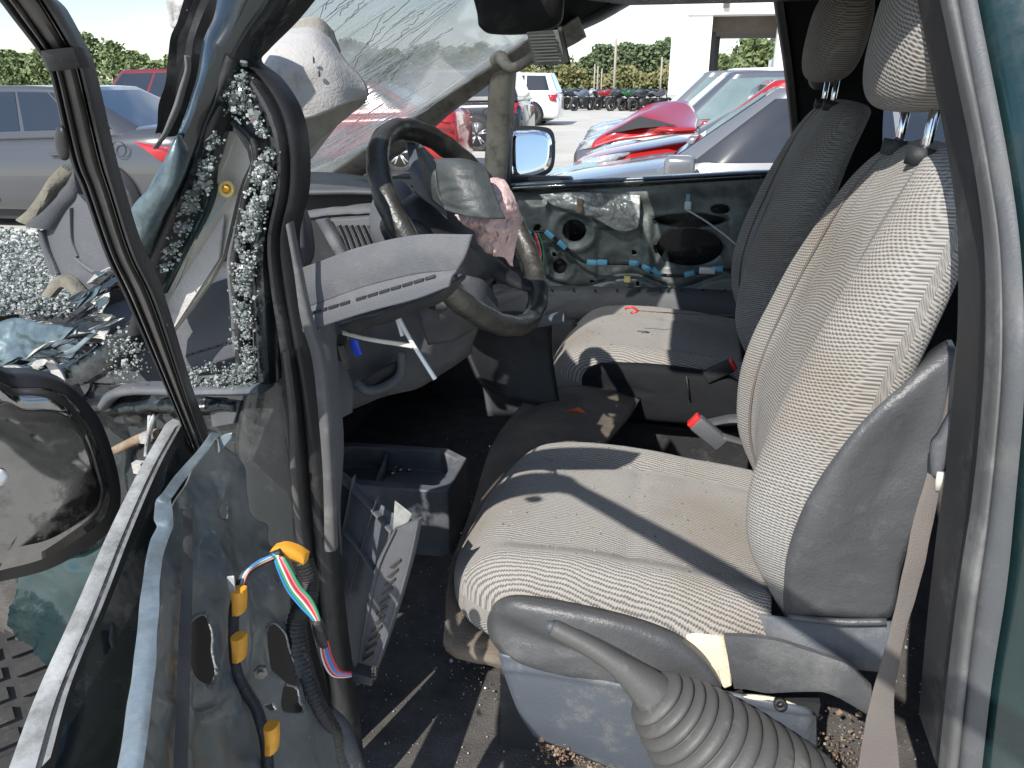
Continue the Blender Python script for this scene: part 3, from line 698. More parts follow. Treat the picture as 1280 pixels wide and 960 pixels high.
# ---- seats
def make_seat(xc, yc, dz, dx=0, driver=True):
    seat = empty('front_seat', (xc, yc, .42), van, 'driver seat with sunlit pale ribbed fabric, torn foam at its side' if driver else 'passenger seat, shaded pale ribbed fabric and side panel coloured dark for shade')
    hw0 = .262
    def cush(i, j, nu, nv):
        # i along x (0 front .. 1 back), j round the section
        s = i/(nu-1); th = 2*math.pi*j/nv
        sx = math.sin(math.pi*.5*min(1, s*2.3+.02))
        x = -.262+.56*(s**1.25 if s < .5 else s-.5+.5**1.25)
        hw = hw0*(sx**.34)*(1-.03*s)
        top = .80-.085*max(0, 1-s*3.6)**2+.012*math.sin(s*3.1)-.03*max(0, s-.55)
        bot = .63+.04*max(0, 1-s*4)**2
        zc, hz = (top+bot)/2, (top-bot)/2
        if s < .03: hz *= .6; zc -= .01
        c, sn = math.cos(th), math.sin(th); e = .62
        y = hw*math.copysign(abs(c)**e, c); z = zc+hz*math.copysign(abs(sn)**e, sn)
        if sn > 0:
            a = abs(y)/hw0; z += .022*math.exp(-((a-.78)/.13)**2)*sx-.006*math.exp(-((a-.55)/.05)**2)*sx
            z -= .005*math.exp(-((s-.62)/.02)**2)*(a < .6)
        return Vector((xc+x, yc+y, z+dz)), (x*1.0+z*.0, y+(0 if sn > 0 else (top-z)*math.copysign(1, y)))
    nu, nv = 56, 72; vs = []; uv = []; fs = []
    for i in range(nu):
        for j in range(nv):
            p, u = cush(i, j, nu, nv)
            if i < 8: u = (u[0]-(.8-(p.z-dz)) , u[1])
            p += Vector((0, 0, .004*nn(p, 9, 5))); vs.append(p); uv.append(u)
    for i in range(nu-1):
        for j in range(nv): fs.append((i*nv+j, i*nv+(j+1) % nv, (i+1)*nv+(j+1) % nv, (i+1)*nv+j))
    fs.append(tuple(range(nv))); fs.append(tuple((nu-1)*nv+j for j in range(nv))[::-1])
    build('seat_cushion', vs, fs, 'seat_fabric', seat, uv=uv)
    # backrest
    zs = [.74, .80, .88, .97, 1.06, 1.15, 1.24, 1.32, 1.375, 1.405, 1.42]
    xf = [.185, .165, .140, .135, .148, .172, .200, .228, .255, .275, .300]
    hh = [.235, .250, .262, .268, .268, .260, .245, .222, .190, .145, .07]
    bl = [.01, .03, .045, .05, .046, .04, .033, .024, .016, .008, .0]
    tab = cr([(z, x, h) for z, x, h in zip(zs, xf, hh)], 60); tb2 = cr([(b, 0, 0) for b in bl], 60)
    def back_front(k, y):
        z, x, h = tab[k]; a = abs(y)/h; return x-tb2[k].x*math.exp(-((a-.82)/.2)**2)-.004*math.exp(-((a-.56)/.04)**2)*-1
    vs = []; uv = []; fs = []; nv = 72
    for k in range(60):
        z, x, h = tab[k]; th = .15-.06*(k/59); top = max(0, (k-50)/9); th *= 1-.75*top**2
        for j in range(nv):
            an = 2*math.pi*j/nv; c, sn = math.cos(an), math.sin(an); e = .6
            y = h*math.copysign(abs(c)**e, c); q = math.copysign(abs(sn)**e, sn)
            xx = x+th/2-q*th/2
            if sn > 0: a = abs(y)/h; xx += -tb2[k].x*math.exp(-((a-.80)/.17)**2)*q+.005*math.exp(-((a-.57)/.035)**2)*q
            p = Vector((xc+.1+dx+xx+.0, yc+y, z+dz)); p.x += .004*nn(p, 8, 6)
            vs.append(p); uv.append((y, z+.15*0+(.0 if sn > 0 else (xx-x)*.5)))
    for k in range(59):
        for j in range(nv): fs.append((k*nv+j, k*nv+(j+1) % nv, (k+1)*nv+(j+1) % nv, (k+1)*nv+j))
    fs.append(tuple(range(nv))); fs.append(tuple(59*nv+j for j in range(nv))[::-1])
    build('backrest', vs, fs, 'seat_fabric_back', seat, uv=uv)
    # stitched seams
    for sg in (-1, 1):
        pts = []
        for k in range(3, 54):
            z, x, h = tab[k]; y = sg*h*.60
            pts.append(Vector((xc+.1+dx+x+.004-tb2[k].x*math.exp(-((.60-.80)/.17)**2)+.001, yc+y, z+dz)))
        MB().tube(pts, .0022, 6).build('piping', 'belt', seat)
    for sg in (-1, 1):
        pts = []
        for k in range(6, 52):
            z, x, h = tab[k]; y = sg*h*.28
            pts.append(Vector((xc+.1+dx+x+.0015, yc+y, z+dz)))
        MB().tube(pts, .0018, 6).build('stitched_seam', 'seam_thread', seat)
    # headrest
    hx, hz = xc+.1+dx+.285, 1.565+dz; vs = []; fs = []; uv = []; nu, nv = 40, 48
    for i in range(nu):
        ph = math.pi*(i+.5)/nu-math.pi/2
        for j in range(nv):
            an = 2*math.pi*j/nv; e = .7; ce = abs(math.cos(ph))**.6
            c, sn = math.cos(an), math.sin(an)
            y = .145*math.copysign(abs(c)**e, c)*ce; xx = .062*math.copysign(abs(sn)**e, sn)*ce; zz = .105*math.copysign(abs(math.sin(ph))**.75, math.sin(ph))
            xx += .25*zz*0+.010*(y/.135)**2
            p = Vector((hx-.01+xx+.12*zz, yc+y, hz+zz)); vs.append(p); uv.append((y, zz))
    for i in range(nu-1):
        for j in range(nv): fs.append((i*nv+j, i*nv+(j+1) % nv, (i+1)*nv+(j+1) % nv, (i+1)*nv+j))
    fs.append(tuple(range(nv))); fs.append(tuple((nu-1)*nv+j for j in range(nv))[::-1])
    build('headrest', vs, fs, 'seat_fabric_head', seat, uv=uv)
    for sg in (-1, 1):
        y = yc+sg*.075
        MB().tube([Vector((hx-.008, y, 1.36+dz)), Vector((hx, y, 1.50+dz))], .0065, 12).build('headrest_post', 'chrome', seat)
        MB().disc((hx-.01, y, 1.408+dz), (.12, 0, 1), .017, .022, 16).build('post_collar', 'dash_black', seat)
    return seat
SX, SY = -.095, 1.205
ds = make_seat(SX, SY, 0, .0, True)
psx = make_seat(SX+.0, SY+.93, .035, .015, False)
from mathutils.bvhtree import BVHTree
def scatter_on(o, par, n, x0, x1, y0, y1, name, mat, sz):
    w = ORG[o.name]; bv = BVHTree.FromPolygons([v.co+w for v in o.data.vertices], [tuple(p.vertices) for p in o.data.polygons]); mb = MB()
    for i in range(n):
        x, y = random.uniform(x0, x1), random.uniform(y0, y1); h = bv.ray_cast(Vector((x, y, 1.0)), Vector((0, 0, -1)))
        if h[0] is None: continue
        q = random.uniform(*sz); mb.box(h[0]+Vector((0, 0, q*.3)), (q, q*random.uniform(.4, 1), q*.6), Matrix.Rotation(random.random()*3, 3, 'Z'))
    mb.build(name, mat, par, smooth=False, kind='stuff')
for st_ in (ds, psx):
    o_ = [c for c in st_.children if c.name.startswith('seat_cushion')][0]; yy = SY if st_ is ds else SY+.93
    scatter_on(o_, st_, 130, -.34, .12, yy-.23, yy+.23, 'glass_crumbs', 'glass_crumb', (.0012, .0032))
    scatter_on(o_, st_, 50, -.34, .12, yy-.23, yy+.23, 'dirt_specks', 'dry_leaf', (.001, .0035))
# driver seat: vinyl side of the cushion, base, foam tear, flap
Yn = .925
puff('side_panel', [(609, 775, Yn+.02), (622, 757, Yn+.005), (660, 753, Yn), (760, 772, Yn), (825, 792, Yn), (862, 812, Yn), (888, 838, Yn), (900, 866, Yn), (850, 860, Yn), (760, 853, Yn), (690, 843, Yn), (640, 825, Yn), (615, 803, Yn+.01)], 'vinyl', ds, .016, 80, 8, (0, -1, .1), .02, rough=.004)
slab('torn_foam', [(835, 791, .955), (870, 793, .95), (905, 798, .95), (913, 830, .945), (915, 858, .94), (905, 862, .94), (898, 838, .94), (872, 815, .945)], 'foam', ds, .03, bev=.003)
for q in range(5):
    pass
puff('side_panel', [(986, 770, .945), (980, 725, .94), (988, 680, .935), (1008, 630, .93), (1040, 578, .93), (1085, 522, .935), (1140, 475, .945), (1196, 440, .96), (1192, 500, .955), (1174, 575, .945), (1152, 640, .94), (1127, 710, .94), (1110, 774, .945), (1045, 773, .945)], 'vinyl', ds, .012, 80, 8, (-.15, -1, 0), .05, rough=.010, rs=11)
MB().tube([(985, 770, .945), (1045, 777, .94), (1108, 777, .94)], .005, 8, 14).build('piping', 'vinyl', ds)
psurf('seat_skirt', [[(935, 765, .985), (990, 772, .965), (1060, 778, .955), (1115, 776, .955)], [(935, 790, .975), (990, 798, .95), (1060, 805, .945), (1120, 800, .945)], [(940, 800, .97), (1000, 815, .94), (1065, 835, .935), (1115, 840, .935)]], 'blue_grey', ds, 24, 12, thick=.004)
ribbon('vinyl_flap', [(905, 798, .93), (950, 800, .92), (1020, 818, .91), (1060, 835, .905), (1090, 862, .90)], [(917, 863, .925), (960, 868, .915), (1015, 868, .905), (1040, 872, .90), (1085, 895, .895)], 'vinyl', ds, .012, n=30, rough=.002)
# blue-grey plastic base
psurf('seat_base', [[(624, 815, .93), (640, 820, .925), (720, 840, .922), (820, 858, .922), (910, 866, .925), (1000, 880, .93), (1018, 892, .95)], [(634, 850, .928), (650, 856, .922), (725, 880, .92), (820, 897, .92), (910, 905, .92), (995, 912, .925), (1019, 925, .95)], [(650, 892, .93), (666, 900, .924), (735, 922, .922), (820, 945, .922), (910, 950, .925), (990, 955, .93), (1018, 960, .95)], [(668, 920, .935), (684, 928, .93), (745, 950, .93), (830, 985, .93), (910, 1000, .93), (980, 1005, .93), (1018, 1005, .95)]], 'base_plastic', ds, 60, 30, relief=lambda a, b: .003*math.sin(a*.03)-.004*math.exp(-((b-a*.14-745)/3)**2), thick=.006)
mb = MB(); crumbs(mb, [(680, 935, .93), (740, 955, .93), (820, 970, .92)], 160, .012, (.003, .009)); mb.build('rust_flakes', 'rust', ds, smooth=False, kind='stuff')
MB().box((0, SY, .52), (.5, .42, .2)).build('seat_frame', 'dash_black', ds, smooth=False)
MB().disc(P(975, 880, .915), (0, -1, .3), .009, .01, 14, .0045).build('bolt_hole', 'tape', ds)
puff('stain_patch', [(925, 872, .923), (960, 872, .923), (1000, 885, .925), (1006, 905, .928), (960, 905, .925), (925, 890, .923)], 'foam', ds, .003, 30, 4, (0, -1, 0), .004)
# passenger seat side panel and belt bits
Yp = 1.862
puff('side_panel', [(727, 475, Yp+.01), (745, 458, Yp), (800, 457, Yp), (860, 463, Yp), (915, 474, Yp), (935, 500, Yp), (925, 532, Yp), (850, 530, Yp), (780, 522, Yp), (742, 508, Yp)], 'vinyl_dark_and_shaded', psx, .012, 70, 7, (0, -1, .1), .03)  # shade painted in: the seat's vinyl is coloured near black here
vbox('seat_frame', -.3, .2, 1.93, 2.32, .44, .64, 'dash_black', psx)
def buckle(c, px, py, Y, ang, s, par):
    p = P(px, py, Y); rot = Matrix.Rotation(ang, 3, 'Y')
    b = MB().box(p, (.035*s, .026*s, .075*s), rot).build('belt_buckle', 'dash_grey' if c else 'dash_black', par); mod_bevel(b, .005, 2)
    d = rot @ Vector((0, 0, .040*s)); k = MB().box(p+d, (.030*s, .022*s, .012*s), rot).build('buckle_button', 'red_button', b); mod_bevel(k, .002, 2)
    return b
buckle(1, 886, 541, 1.50, R(-52), 1.0, van)
b_ = MB(); b_.tube([(900, 545, 1.50), (935, 556, 1.50), (965, 575, 1.48)], [.014, .012, .010], 8, 10, flat=.5); b_.build('buckle_stalk', 'boot_rubber', van)
buckle(0, 898, 464, 1.86, R(58), .95, van)
MB().tube([(858, 470, 1.84), (862, 500, 1.84)], .002, 6).build('cord', 'tape', van)
ribbon('armrest_edge', [(885, 528, 1.62), (920, 522, 1.60), (950, 530, 1.58)], [(888, 534, 1.61), (920, 530, 1.59), (946, 540, 1.57)], 'vinyl', van, .02, n=12)

# ---- hand brake
hb = empty('hand_brake', P(880, 960, .80), van)
MB().tube([(690, 784, .84), (700, 789, .84), (740, 810, .835), (775, 833, .83), (806, 858, .83), (824, 876, .83)], [.011, .0125, .0135, .0165, .026, .033], 18, 30).build('brake_lever', 'boot_rubber', hb)
MB().tube([(683, 781, .84), (692, 784, .84)], [.006, .0095], 12).build('brake_button', 'blue_grey', hb)
pts = [P(*q) for q in ((814, 866, .83), (838, 890, .83), (866, 916, .83), (898, 948, .83), (935, 985, .83), (975, 1025, .83))]
path = cr(pts, 260); rr = [0]*260
for i in range(260):
    u = i/259; env = .030+.074*u**.85; rr[i] = env+.011*(abs(math.sin(u*math.pi*12))**.55)-.004
MB().tube(path, rr, 40).build('brake_boot', 'boot_rubber', hb)

# ---- seat belt
bl = empty('seat_belt', P(1180, 500, .86), van)
ribbon('webbing', [(1206, 225, .93), (1204, 300, .93), (1200, 400, .93), (1185, 490, .925), (1170, 560, .92)], [(1222, 240, .93), (1228, 300, .93), (1226, 380, .93), (1200, 480, .92), (1176, 560, .915)], 'belt', bl, .002, n=40)
ribbon('webbing', [(1160, 590, .90), (1145, 640, .88), (1128, 720, .86), (1110, 800, .85), (1085, 890, .84), (1068, 990, .83)], [(1176, 600, .90), (1168, 650, .88), (1150, 730, .86), (1130, 800, .85), (1118, 890, .84), (1128, 990, .83)], 'belt', bl, .002, n=40, rough=.0015)
puff('belt_guide', [(1163, 560, .90), (1172, 545, .90), (1186, 520, .90), (1197, 508, .90), (1201, 515, .90), (1188, 560, .90), (1178, 592, .90), (1165, 598, .90)], 'dash_grey', bl, .01, 40, 5, (-.2, -1, 0), .012)
MB().tube([(1176, 590, .893), (1172, 612, .893)], .004, 8).build('guide_tab', 'beige_trim', bl)

# ---- B pillar (driver side), body side behind it
BP = lambda x, y: .93-.22*min(1, y/430) if y < 430 else .71
def edge(l, off=0): return [(x, y, BP(x, y)+off) for x, y in l]
ribbon('pillar_seal', edge([(1172, -60), (1186, 0), (1205, 90), (1228, 200), (1243, 300), (1247, 400), (1243, 500), (1228, 640), (1212, 740), (1196, 860), (1182, 990)], .0),
       edge([(1190, -60), (1200, 0), (1217, 90), (1237, 200), (1252, 300), (1256, 400), (1253, 500), (1240, 640), (1226, 740), (1211, 860), (1198, 990)], -.0), 'grey_rubber', van, .03)
ribbon('b_pillar_trim', edge([(1188, -60), (1199, 0), (1216, 90), (1236, 200), (1251, 300), (1255, 400), (1252, 500), (1239, 640), (1225, 740), (1210, 860), (1197, 990)]),
       edge([(1215, -60), (1225, 0), (1243, 90), (1264, 200), (1278, 300), (1284, 400), (1284, 500), (1272, 640), (1262, 740), (1243, 860), (1228, 990)], -.01), 'pillar_plastic', van, .05,
       prof=[(0, .3), (.08, .05), (.3, 0), (.7, 0), (.92, .05), (1, .3), (1, 1), (0, 1)])
ribbon('b_pillar', edge([(1213, -60), (1224, 0), (1242, 90), (1263, 200), (1277, 300), (1283, 400), (1283, 500), (1271, 640), (1261, 740), (1242, 860), (1227, 990)], -.01),
       edge([(1330, -60), (1340, 0), (1350, 90), (1380, 200), (1390, 300), (1390, 400), (1390, 500), (1390, 640), (1380, 740), (1360, 860), (1350, 990)], -.05), 'teal_paint', van, .05)
# inner b pillar return and sill
ribbon('pillar_liner', edge([(1172, -60), (1186, 0), (1205, 90), (1228, 200), (1243, 300), (1247, 400), (1243, 500), (1228, 640), (1212, 740), (1196, 860), (1182, 990)], .03),
       edge([(1230, -60), (1240, 0), (1250, 90), (1270, 200), (1280, 300), (1285, 400), (1285, 500), (1275, 640), (1262, 740), (1245, 860), (1230, 990)], .03), 'dash_black', van, .12)
vbox('quarter_trim', .44, 2.25, .86, .90, .42, 1.2, 'vinyl_dark_and_shaded', bev=.01)
mb = MB(); crumbs(mb, [(1010, 950, .95), (1040, 960, 1.0), (1060, 920, 1.05)], 160, .035, (.003, .009)); mb.build('rust_flakes', 'rust', van, smooth=False, kind='stuff')

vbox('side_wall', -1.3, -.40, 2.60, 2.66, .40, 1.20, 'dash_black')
# ---- passenger side: B pillar trim, roof rail, beltline, door
ribbon('b_pillar', [(968, -40, 2.50), (975, 10, 2.50), (985, 90, 2.53), (993, 160, 2.56), (1000, 230, 2.58), (1005, 420, 2.58)], [(1120, -40, 2.42), (1120, 10, 2.44), (1110, 90, 2.48), (1105, 160, 2.5), (1105, 230, 2.52), (1100, 420, 2.52)], 'vinyl_dark_and_shaded', van, .05)
ribbon('window_seal', [(962, -40, 2.49), (969, 10, 2.49), (981, 90, 2.52), (988, 160, 2.55), (995, 225, 2.57)], [(976, -40, 2.48), (982, 10, 2.48), (993, 90, 2.51), (1000, 160, 2.54), (1007, 225, 2.56)], 'rubber', van, .03)
puff('belt_anchor', [(1010, 100, 2.42), (1016, 85, 2.42), (1035, 82, 2.42), (1045, 95, 2.42), (1040, 108, 2.42), (1018, 112, 2.42)], 'dash_dark', van, .03, 30, 5)
puff('grab_cover', [(1018, 30, 2.4), (1060, 22, 2.4), (1075, 40, 2.4), (1050, 50, 2.4), (1022, 45, 2.4)], 'dash_dark', van, .02, 30, 5)
MB().disc(P(1032, 66, 2.44), (0, -1, 0), .018, .03, 16).build('bolt', 'dash_dark', van)
# beltline
pd = empty('passenger_door', (-.2, 2.58, .5), van, 'inside of the passenger door stripped to bare dark metal with wiring')
ribbon('belt_moulding', [(632, 232, 2.53), (700, 228, 2.53), (800, 223, 2.53), (900, 217, 2.54), (1010, 211, 2.54)], [(632, 242, 2.53), (700, 239, 2.53), (800, 233, 2.53), (900, 228, 2.54), (1010, 221, 2.54)], 'dark_paint', pd, .06)
ribbon('rust_edge', [(636, 230, 2.545), (700, 226, 2.545), (760, 223, 2.545), (840, 220, 2.545)], [(636, 233, 2.54), (700, 229, 2.54), (760, 226, 2.54), (840, 222, 2.54)], 'metal_edge', pd, .015, rough=.001)
def rel_p(a, b):
    d = .012*math.exp(-((b-262)/16)**2)*(1 if a > 780 else .2)
    r = math.hypot((a-718)/26, (b-288)/24); d += -.012*math.exp(-((r-1)/.22)**2)
    r = math.hypot((a-700)/17, (b-333)/17); d += -.008*math.exp(-((r-1)/.25)**2)
    r = math.hypot((a-768)/14, (b-330)/12); d += .012*math.exp(-(r)**4)
    if 742 < a < 806 and 282 < b < 350: d += .012*min(1, (a-742)/6, (806-a)/6, (b-282)/6, (350-b)/6)
    if 655 < a < 690 and 250 < b < 300: d -= .01*min(1, (a-655)/8, (690-a)/8, (b-250)/8, (300-b)/8)
    d += .02*max(0, min(1, (a-812)/6, (912-a)/8, (b-270)/7, (343-b)/7))
    d += .010*math.sin(a*.03)*math.exp(-((b-246)/9)**2)
    d += .01*math.exp(-((b-352+8*math.sin(a*.05))/3.5)**2)
    return d+.003*nn((a*.02, b*.03, 0), 1, 2)
psurf('inner_panel', [[(628, 240, 2.56), (800, 232, 2.56), (1010, 219, 2.56)], [(640, 300, 2.57), (800, 296, 2.57), (1010, 290, 2.57)], [(660, 366, 2.57), (800, 368, 2.57), (1010, 372, 2.57)]], 'door_metal_far', pd, 190, 84,
      holes=[(718, 288, 15, 14, 0), (700, 333, 8.5, 9, 0), (730, 250, 4, 3, 0), (672, 285, 3.5, 6, .4), (792, 317, 2.2, 2.2, 0), (693, 318, 1.8, 1.8, 0), (740, 352, 2, 2, 0), (668, 345, 3, 3, 0), (797, 355, 2, 2, 0), (862, 276, 45, 9, 0), (862, 310, 42, 24, 0), (900, 262, 12, 6, 0)], relief=rel_p, thick=.002)
psurf('outer_skin', [[(620, 236, 2.63), (1030, 216, 2.63)], [(650, 390, 2.66), (1030, 395, 2.66)]], 'dark_paint', pd, 12, 8, thick=.004)
ribbon('lower_ledge', [(560, 358, 2.53), (650, 360, 2.53), (760, 362, 2.53), (860, 364, 2.53), (960, 370, 2.53)], [(560, 400, 2.50), (655, 402, 2.50), (760, 404, 2.50), (860, 406, 2.50), (960, 410, 2.50)], 'dash_grey', pd, .05)
for x in range(690, 940, 27):
    MB().disc(P(x, 362.5, 2.528), (0, -1, 0), .0035, .006, 8).build('clip', 'dash_black', pd)
ribbon('lower_door_trim', [(540, 396, 2.52), (760, 400, 2.52), (1130, 412, 2.52)], [(540, 560, 2.50), (760, 560, 2.50), (1130, 560, 2.50)], 'dash_dark', pd, .04)
psurf('torn_plastic_sheet', [[(672, 243, 2.55), (720, 240, 2.54), (770, 242, 2.55), (800, 244, 2.55)], [(690, 256, 2.54), (730, 258, 2.525), (770, 256, 2.54), (800, 262, 2.54)], [(705, 262, 2.545), (738, 268, 2.53), (772, 268, 2.53), (798, 284, 2.54)], [(715, 266, 2.55), (745, 274, 2.54), (775, 290, 2.54), (795, 286, 2.55)]], 'clear_sheet', pd, 40, 26, relief=lambda a, b: .006*nn((a*.12, b*.12, 1), 1), thick=.0008)
MB().box(P(725, 257, 2.52), (.018, .01, .045)).build('bracket', 'rust', pd, smooth=False)
MB().box(P(681, 252, 2.535), (.016, .01, .014)).build('clip', 'white_plastic', pd, smooth=False)
MB().tube([(858, 262, 2.53), (880, 275, 2.52), (905, 293, 2.52), (925, 310, 2.52)], .003, 6, 14).build('lock_rod', 'white_plastic', pd)
mod_bevel(MB().box(P(860, 257, 2.53), (.022, .015, .028)).build('rod_clip', 'white_plastic', pd), .004)
MB().box(P(860, 247, 2.53), (.012, .012, .022)).build('rod_clip', 'blue_conn', pd, smooth=False)
MB().box(P(784, 349, 2.535), (.02, .006, .02)).build('sticker', 'yellow_plastic', pd, smooth=False)
hp = [(652, 303, 2.52), (662, 292, 2.515), (680, 290, 2.515), (693, 297, 2.515), (705, 308, 2.515), (722, 322, 2.515), (735, 328, 2.515), (760, 329, 2.515), (790, 330, 2.515), (812, 338, 2.515), (830, 344, 2.51), (860, 344, 2.51), (890, 338, 2.51), (915, 337, 2.51)]
MB().tube(hp, .0055, 8, 80).build('wiring_harness', 'tape', pd)
for (x, y, a) in ((659, 294, -50), (687, 293, 40), (703, 306, 40), (740, 328, 0), (753, 328, 0), (793, 329, 5), (808, 335, 30), (821, 340, 35), (862, 342, -18), (897, 336, -5)):
    mod_bevel(MB().box(P(x, y, 2.505), (.034, .016, .018), Matrix.Rotation(R(a), 3, 'Y')).build('connector', 'blue_conn' if x != 897 else 'blue_conn', pd), .003)
mod_bevel(MB().box(P(884, 338, 2.50), (.05, .02, .02)).build('connector', 'white_plastic', pd), .003)
for k, c in enumerate(('red', 'pink', 'black', 'green')):
    MB().tube([(668+k*1.5, 291, 2.505), (672+k*2, 305, 2.50), (675+k*1.5, 320, 2.50), (671+k*3, 338, 2.505)], .0022, 6, 20).build('wire', 'wire_'+c, pd)
# passenger door mirror
pm = empty('passenger_mirror', P(664, 190, 2.75), van)
MN = Vector((.80, -.57, .17)).normalized(); M0 = P(664, 192, 2.72)
puff('mirror_housing', [PP(x, y, M0, MN) for x, y in ((636, 165), (648, 158), (675, 158), (690, 163), (694, 180), (692, 208), (680, 220), (650, 229), (636, 226), (633, 195))], 'black_trim', pm, .002, 50, 3, MN, .07)
puff('mirror_glass', [PP(x, y, M0+MN*.006, MN) for x, y in ((640, 168), (650, 163), (673, 163), (686, 168), (690, 182), (688, 205), (677, 215), (652, 222), (641, 220), (639, 195))], 'mirror', pm, .0006, 50, 4, MN, .003)

# ---- passenger A pillar, divider, quarter window, grab handle
ribbon('a_pillar_trim', [(720, 20, 2.30), (690, 38, 2.31), (650, 48, 2.33), (600, 78, 2.35), (540, 122, 2.37), (470, 172, 2.40), (400, 206, 2.42), (360, 222, 2.42)],
       [(730, 45, 2.36), (700, 62, 2.38), (672, 75, 2.4), (618, 98, 2.42), (560, 140, 2.44), (505, 186, 2.46), (440, 224, 2.48), (400, 236, 2.48)], 'pillar_trim', van, .06, rough=.002)
ribbon('quarter_divider', [(612, 84, 2.40), (608, 120, 2.42), (606, 170, 2.46), (602, 228, 2.48)], [(640, 78, 2.40), (637, 120, 2.42), (635, 170, 2.46), (631, 232, 2.48)], 'pillar_trim', van, .05)
ribbon('door_edge_seal', [(637, 78, 2.43), (635, 120, 2.45), (632, 170, 2.48), (628, 235, 2.5)], [(642, 78, 2.43), (639, 120, 2.45), (637, 170, 2.48), (634, 235, 2.5)], 'rubber', van, .05)
MB().tube([(618, 76, 2.22), (626, 72, 2.2), (634, 82, 2.17), (645, 84, 2.16), (668, 70, 2.14), (690, 60, 2.14)], [.016, .018, .014, .013, .013, .013], 12, 30).build('grab_handle', 'pillar_trim', van)
ribbon('roof_rail', [(695, 38, 2.40), (740, 16, 2.40), (780, -8, 2.41), (830, -40, 2.41)], [(702, 46, 2.44), (748, 26, 2.44), (790, 2, 2.45), (840, -28, 2.45)], 'rubber', van, .05)
slab('headliner_panel', [(600, -30, 1.9), (612, 30, 2.0), (650, 40, 2.28), (700, 40, 2.36), (745, 16, 2.38), (800, -20, 2.4), (800, -80, 2.3), (640, -80, 1.9)], 'vinyl_dark_and_shaded', van, .02, (0, 0, 1))

# ---- windscreen glass with cracks
GA, GB, GD = P(700, 36, 2.42), P(445, 214, 2.58), P(330, 60, 1.50)
GN = (GB-GA).cross(GD-GA).normalized()
if GN.dot(CAM-GA) < 0: GN = -GN
build('windscreen_glass', [PP(x, y, GA, GN) for x, y in ((270, -120), (620, -120), (706, 36), (640, 78), (560, 130), (470, 190), (440, 216), (345, 214), (268, 160))], [tuple(range(9))], 'windscreen', van, smooth=False)
mod_solid(bpy.data.objects['windscreen_glass'], .005, 0)
rk = random.Random(11); mbw, mbd = MB(), MB()
def crack(mb, a, ang, ln, r, jit=1.2, n=9):
    pts = []
    for i in range(n):
        t = i/(n-1); x = a[0]+math.cos(ang)*ln*t+rk.uniform(-jit, jit)*(0 < i < n-1); y = a[1]-math.sin(ang)*ln*t+rk.uniform(-jit, jit)*(0 < i < n-1)
        pts.append(PP(x, y, GA+GN*.006, GN))
    mb.tube(pts, r, 4)
def room(x, y): return y < 214-(x-430)*.66
for i in range(48):
    x = rk.uniform(372, 520); y = rk.uniform(20, 205); an = rk.uniform(.50, .74); ln = rk.uniform(30, 150)
    while not room(x+math.cos(an)*ln, y-math.sin(an)*ln+6) and ln > 10: ln -= 10
    if room(x, y+4): crack(mbw, (x, y), an, ln, rk.choice((.0005, .0008, .0013)))
for i in range(34):
    x = rk.uniform(372, 440); y = rk.uniform(120, 208); an = rk.uniform(.42, .62); ln = rk.uniform(40, 130)
    while not room(x+math.cos(an)*ln, y-math.sin(an)*ln+6) and ln > 10: ln -= 10
    if room(x, y+4): crack(mbw, (x, y), an, ln, rk.choice((.0008, .0015, .002)), .8)
for i in range(12):
    x = rk.uniform(380, 500); y = rk.uniform(10, 120); crack(mbd, (x, y), rk.uniform(.7, 1.1), rk.uniform(30, 110), .0007, 2.2, 12)
mbw.build('glass_crack', 'crack_white', van, kind='stuff'); mbd.build('glass_crack', 'crack_dark', van, kind='stuff')

# ---- sun visor and its card, at the top
sv = empty('sun_visor', P(655, 5, 1.75), van)
puff('visor_board', [(598, -40, 1.65), (597, 20, 1.7), (602, 36, 1.72), (620, 41, 1.76), (660, 40, 1.82), (697, 30, 1.86), (704, 0, 1.86), (704, -45, 1.85)], 'dash_black', sv, .012, 60, 6, (0, -1, .2), .015)
slab('tag_card', [(658, 40, 1.80), (698, 37, 1.82), (708, 80, 1.84), (668, 82, 1.82)], 'card', sv, .003)
for k in range(9):
    y = 44+k*4.0; x = 661+k*1.05
    slab('print_line', [(x, y, 1.797), (x+34-random.randrange(8), y-1.5, 1.816), (x+34-random.randrange(3), y+.3, 1.816), (x+.4, y+1.4, 1.797)], 'card_print', sv, .0006, bev=0)
MB().tube([(700, 34, 1.8), (706, 60, 1.82), (710, 80, 1.83)], .006, 8, 10).build('visor_clip', 'dash_black', sv)

# ---- steering wheel
sw = empty('steering_wheel', (-.36, 1.2, 1.27), van)
al = R(37); N = Vector((math.cos(al), -.10, math.sin(al))).normalized()
Vv = Vector((-math.sin(al), 0, math.cos(al))); Vv = (Vv-N*Vv.dot(N)).normalized(); Uu = Vv.cross(N).normalized()
WC = P(581, 283, 1.21); RW = .185
ring = [WC+(Uu*math.cos(2*math.pi*i/96)+Vv*math.sin(2*math.pi*i/96))*RW for i in range(96)]
mb = MB(); n = 16; k0 = 0
for i, p in enumerate(ring):
    rad = (p-WC).normalized()
    for j in range(n):
        an = 2*math.pi*j/n; rr_ = .0165*(1+.05*math.cos(3*2*math.pi*i/96*8)); mb.v.append(p+rad*math.cos(an)*rr_*.95+N*math.sin(an)*rr_*1.15)
for i in range(96):
    for j in range(n): mb.f.append((i*n+j, i*n+(j+1) % n, ((i+1) % 96)*n+(j+1) % n, ((i+1) % 96)*n+j))
mb.build('rim', 'leather_rim', sw)
HUB = WC-N*.045
def W2(u, v, d=0): return WC+Uu*u+Vv*v+N*d
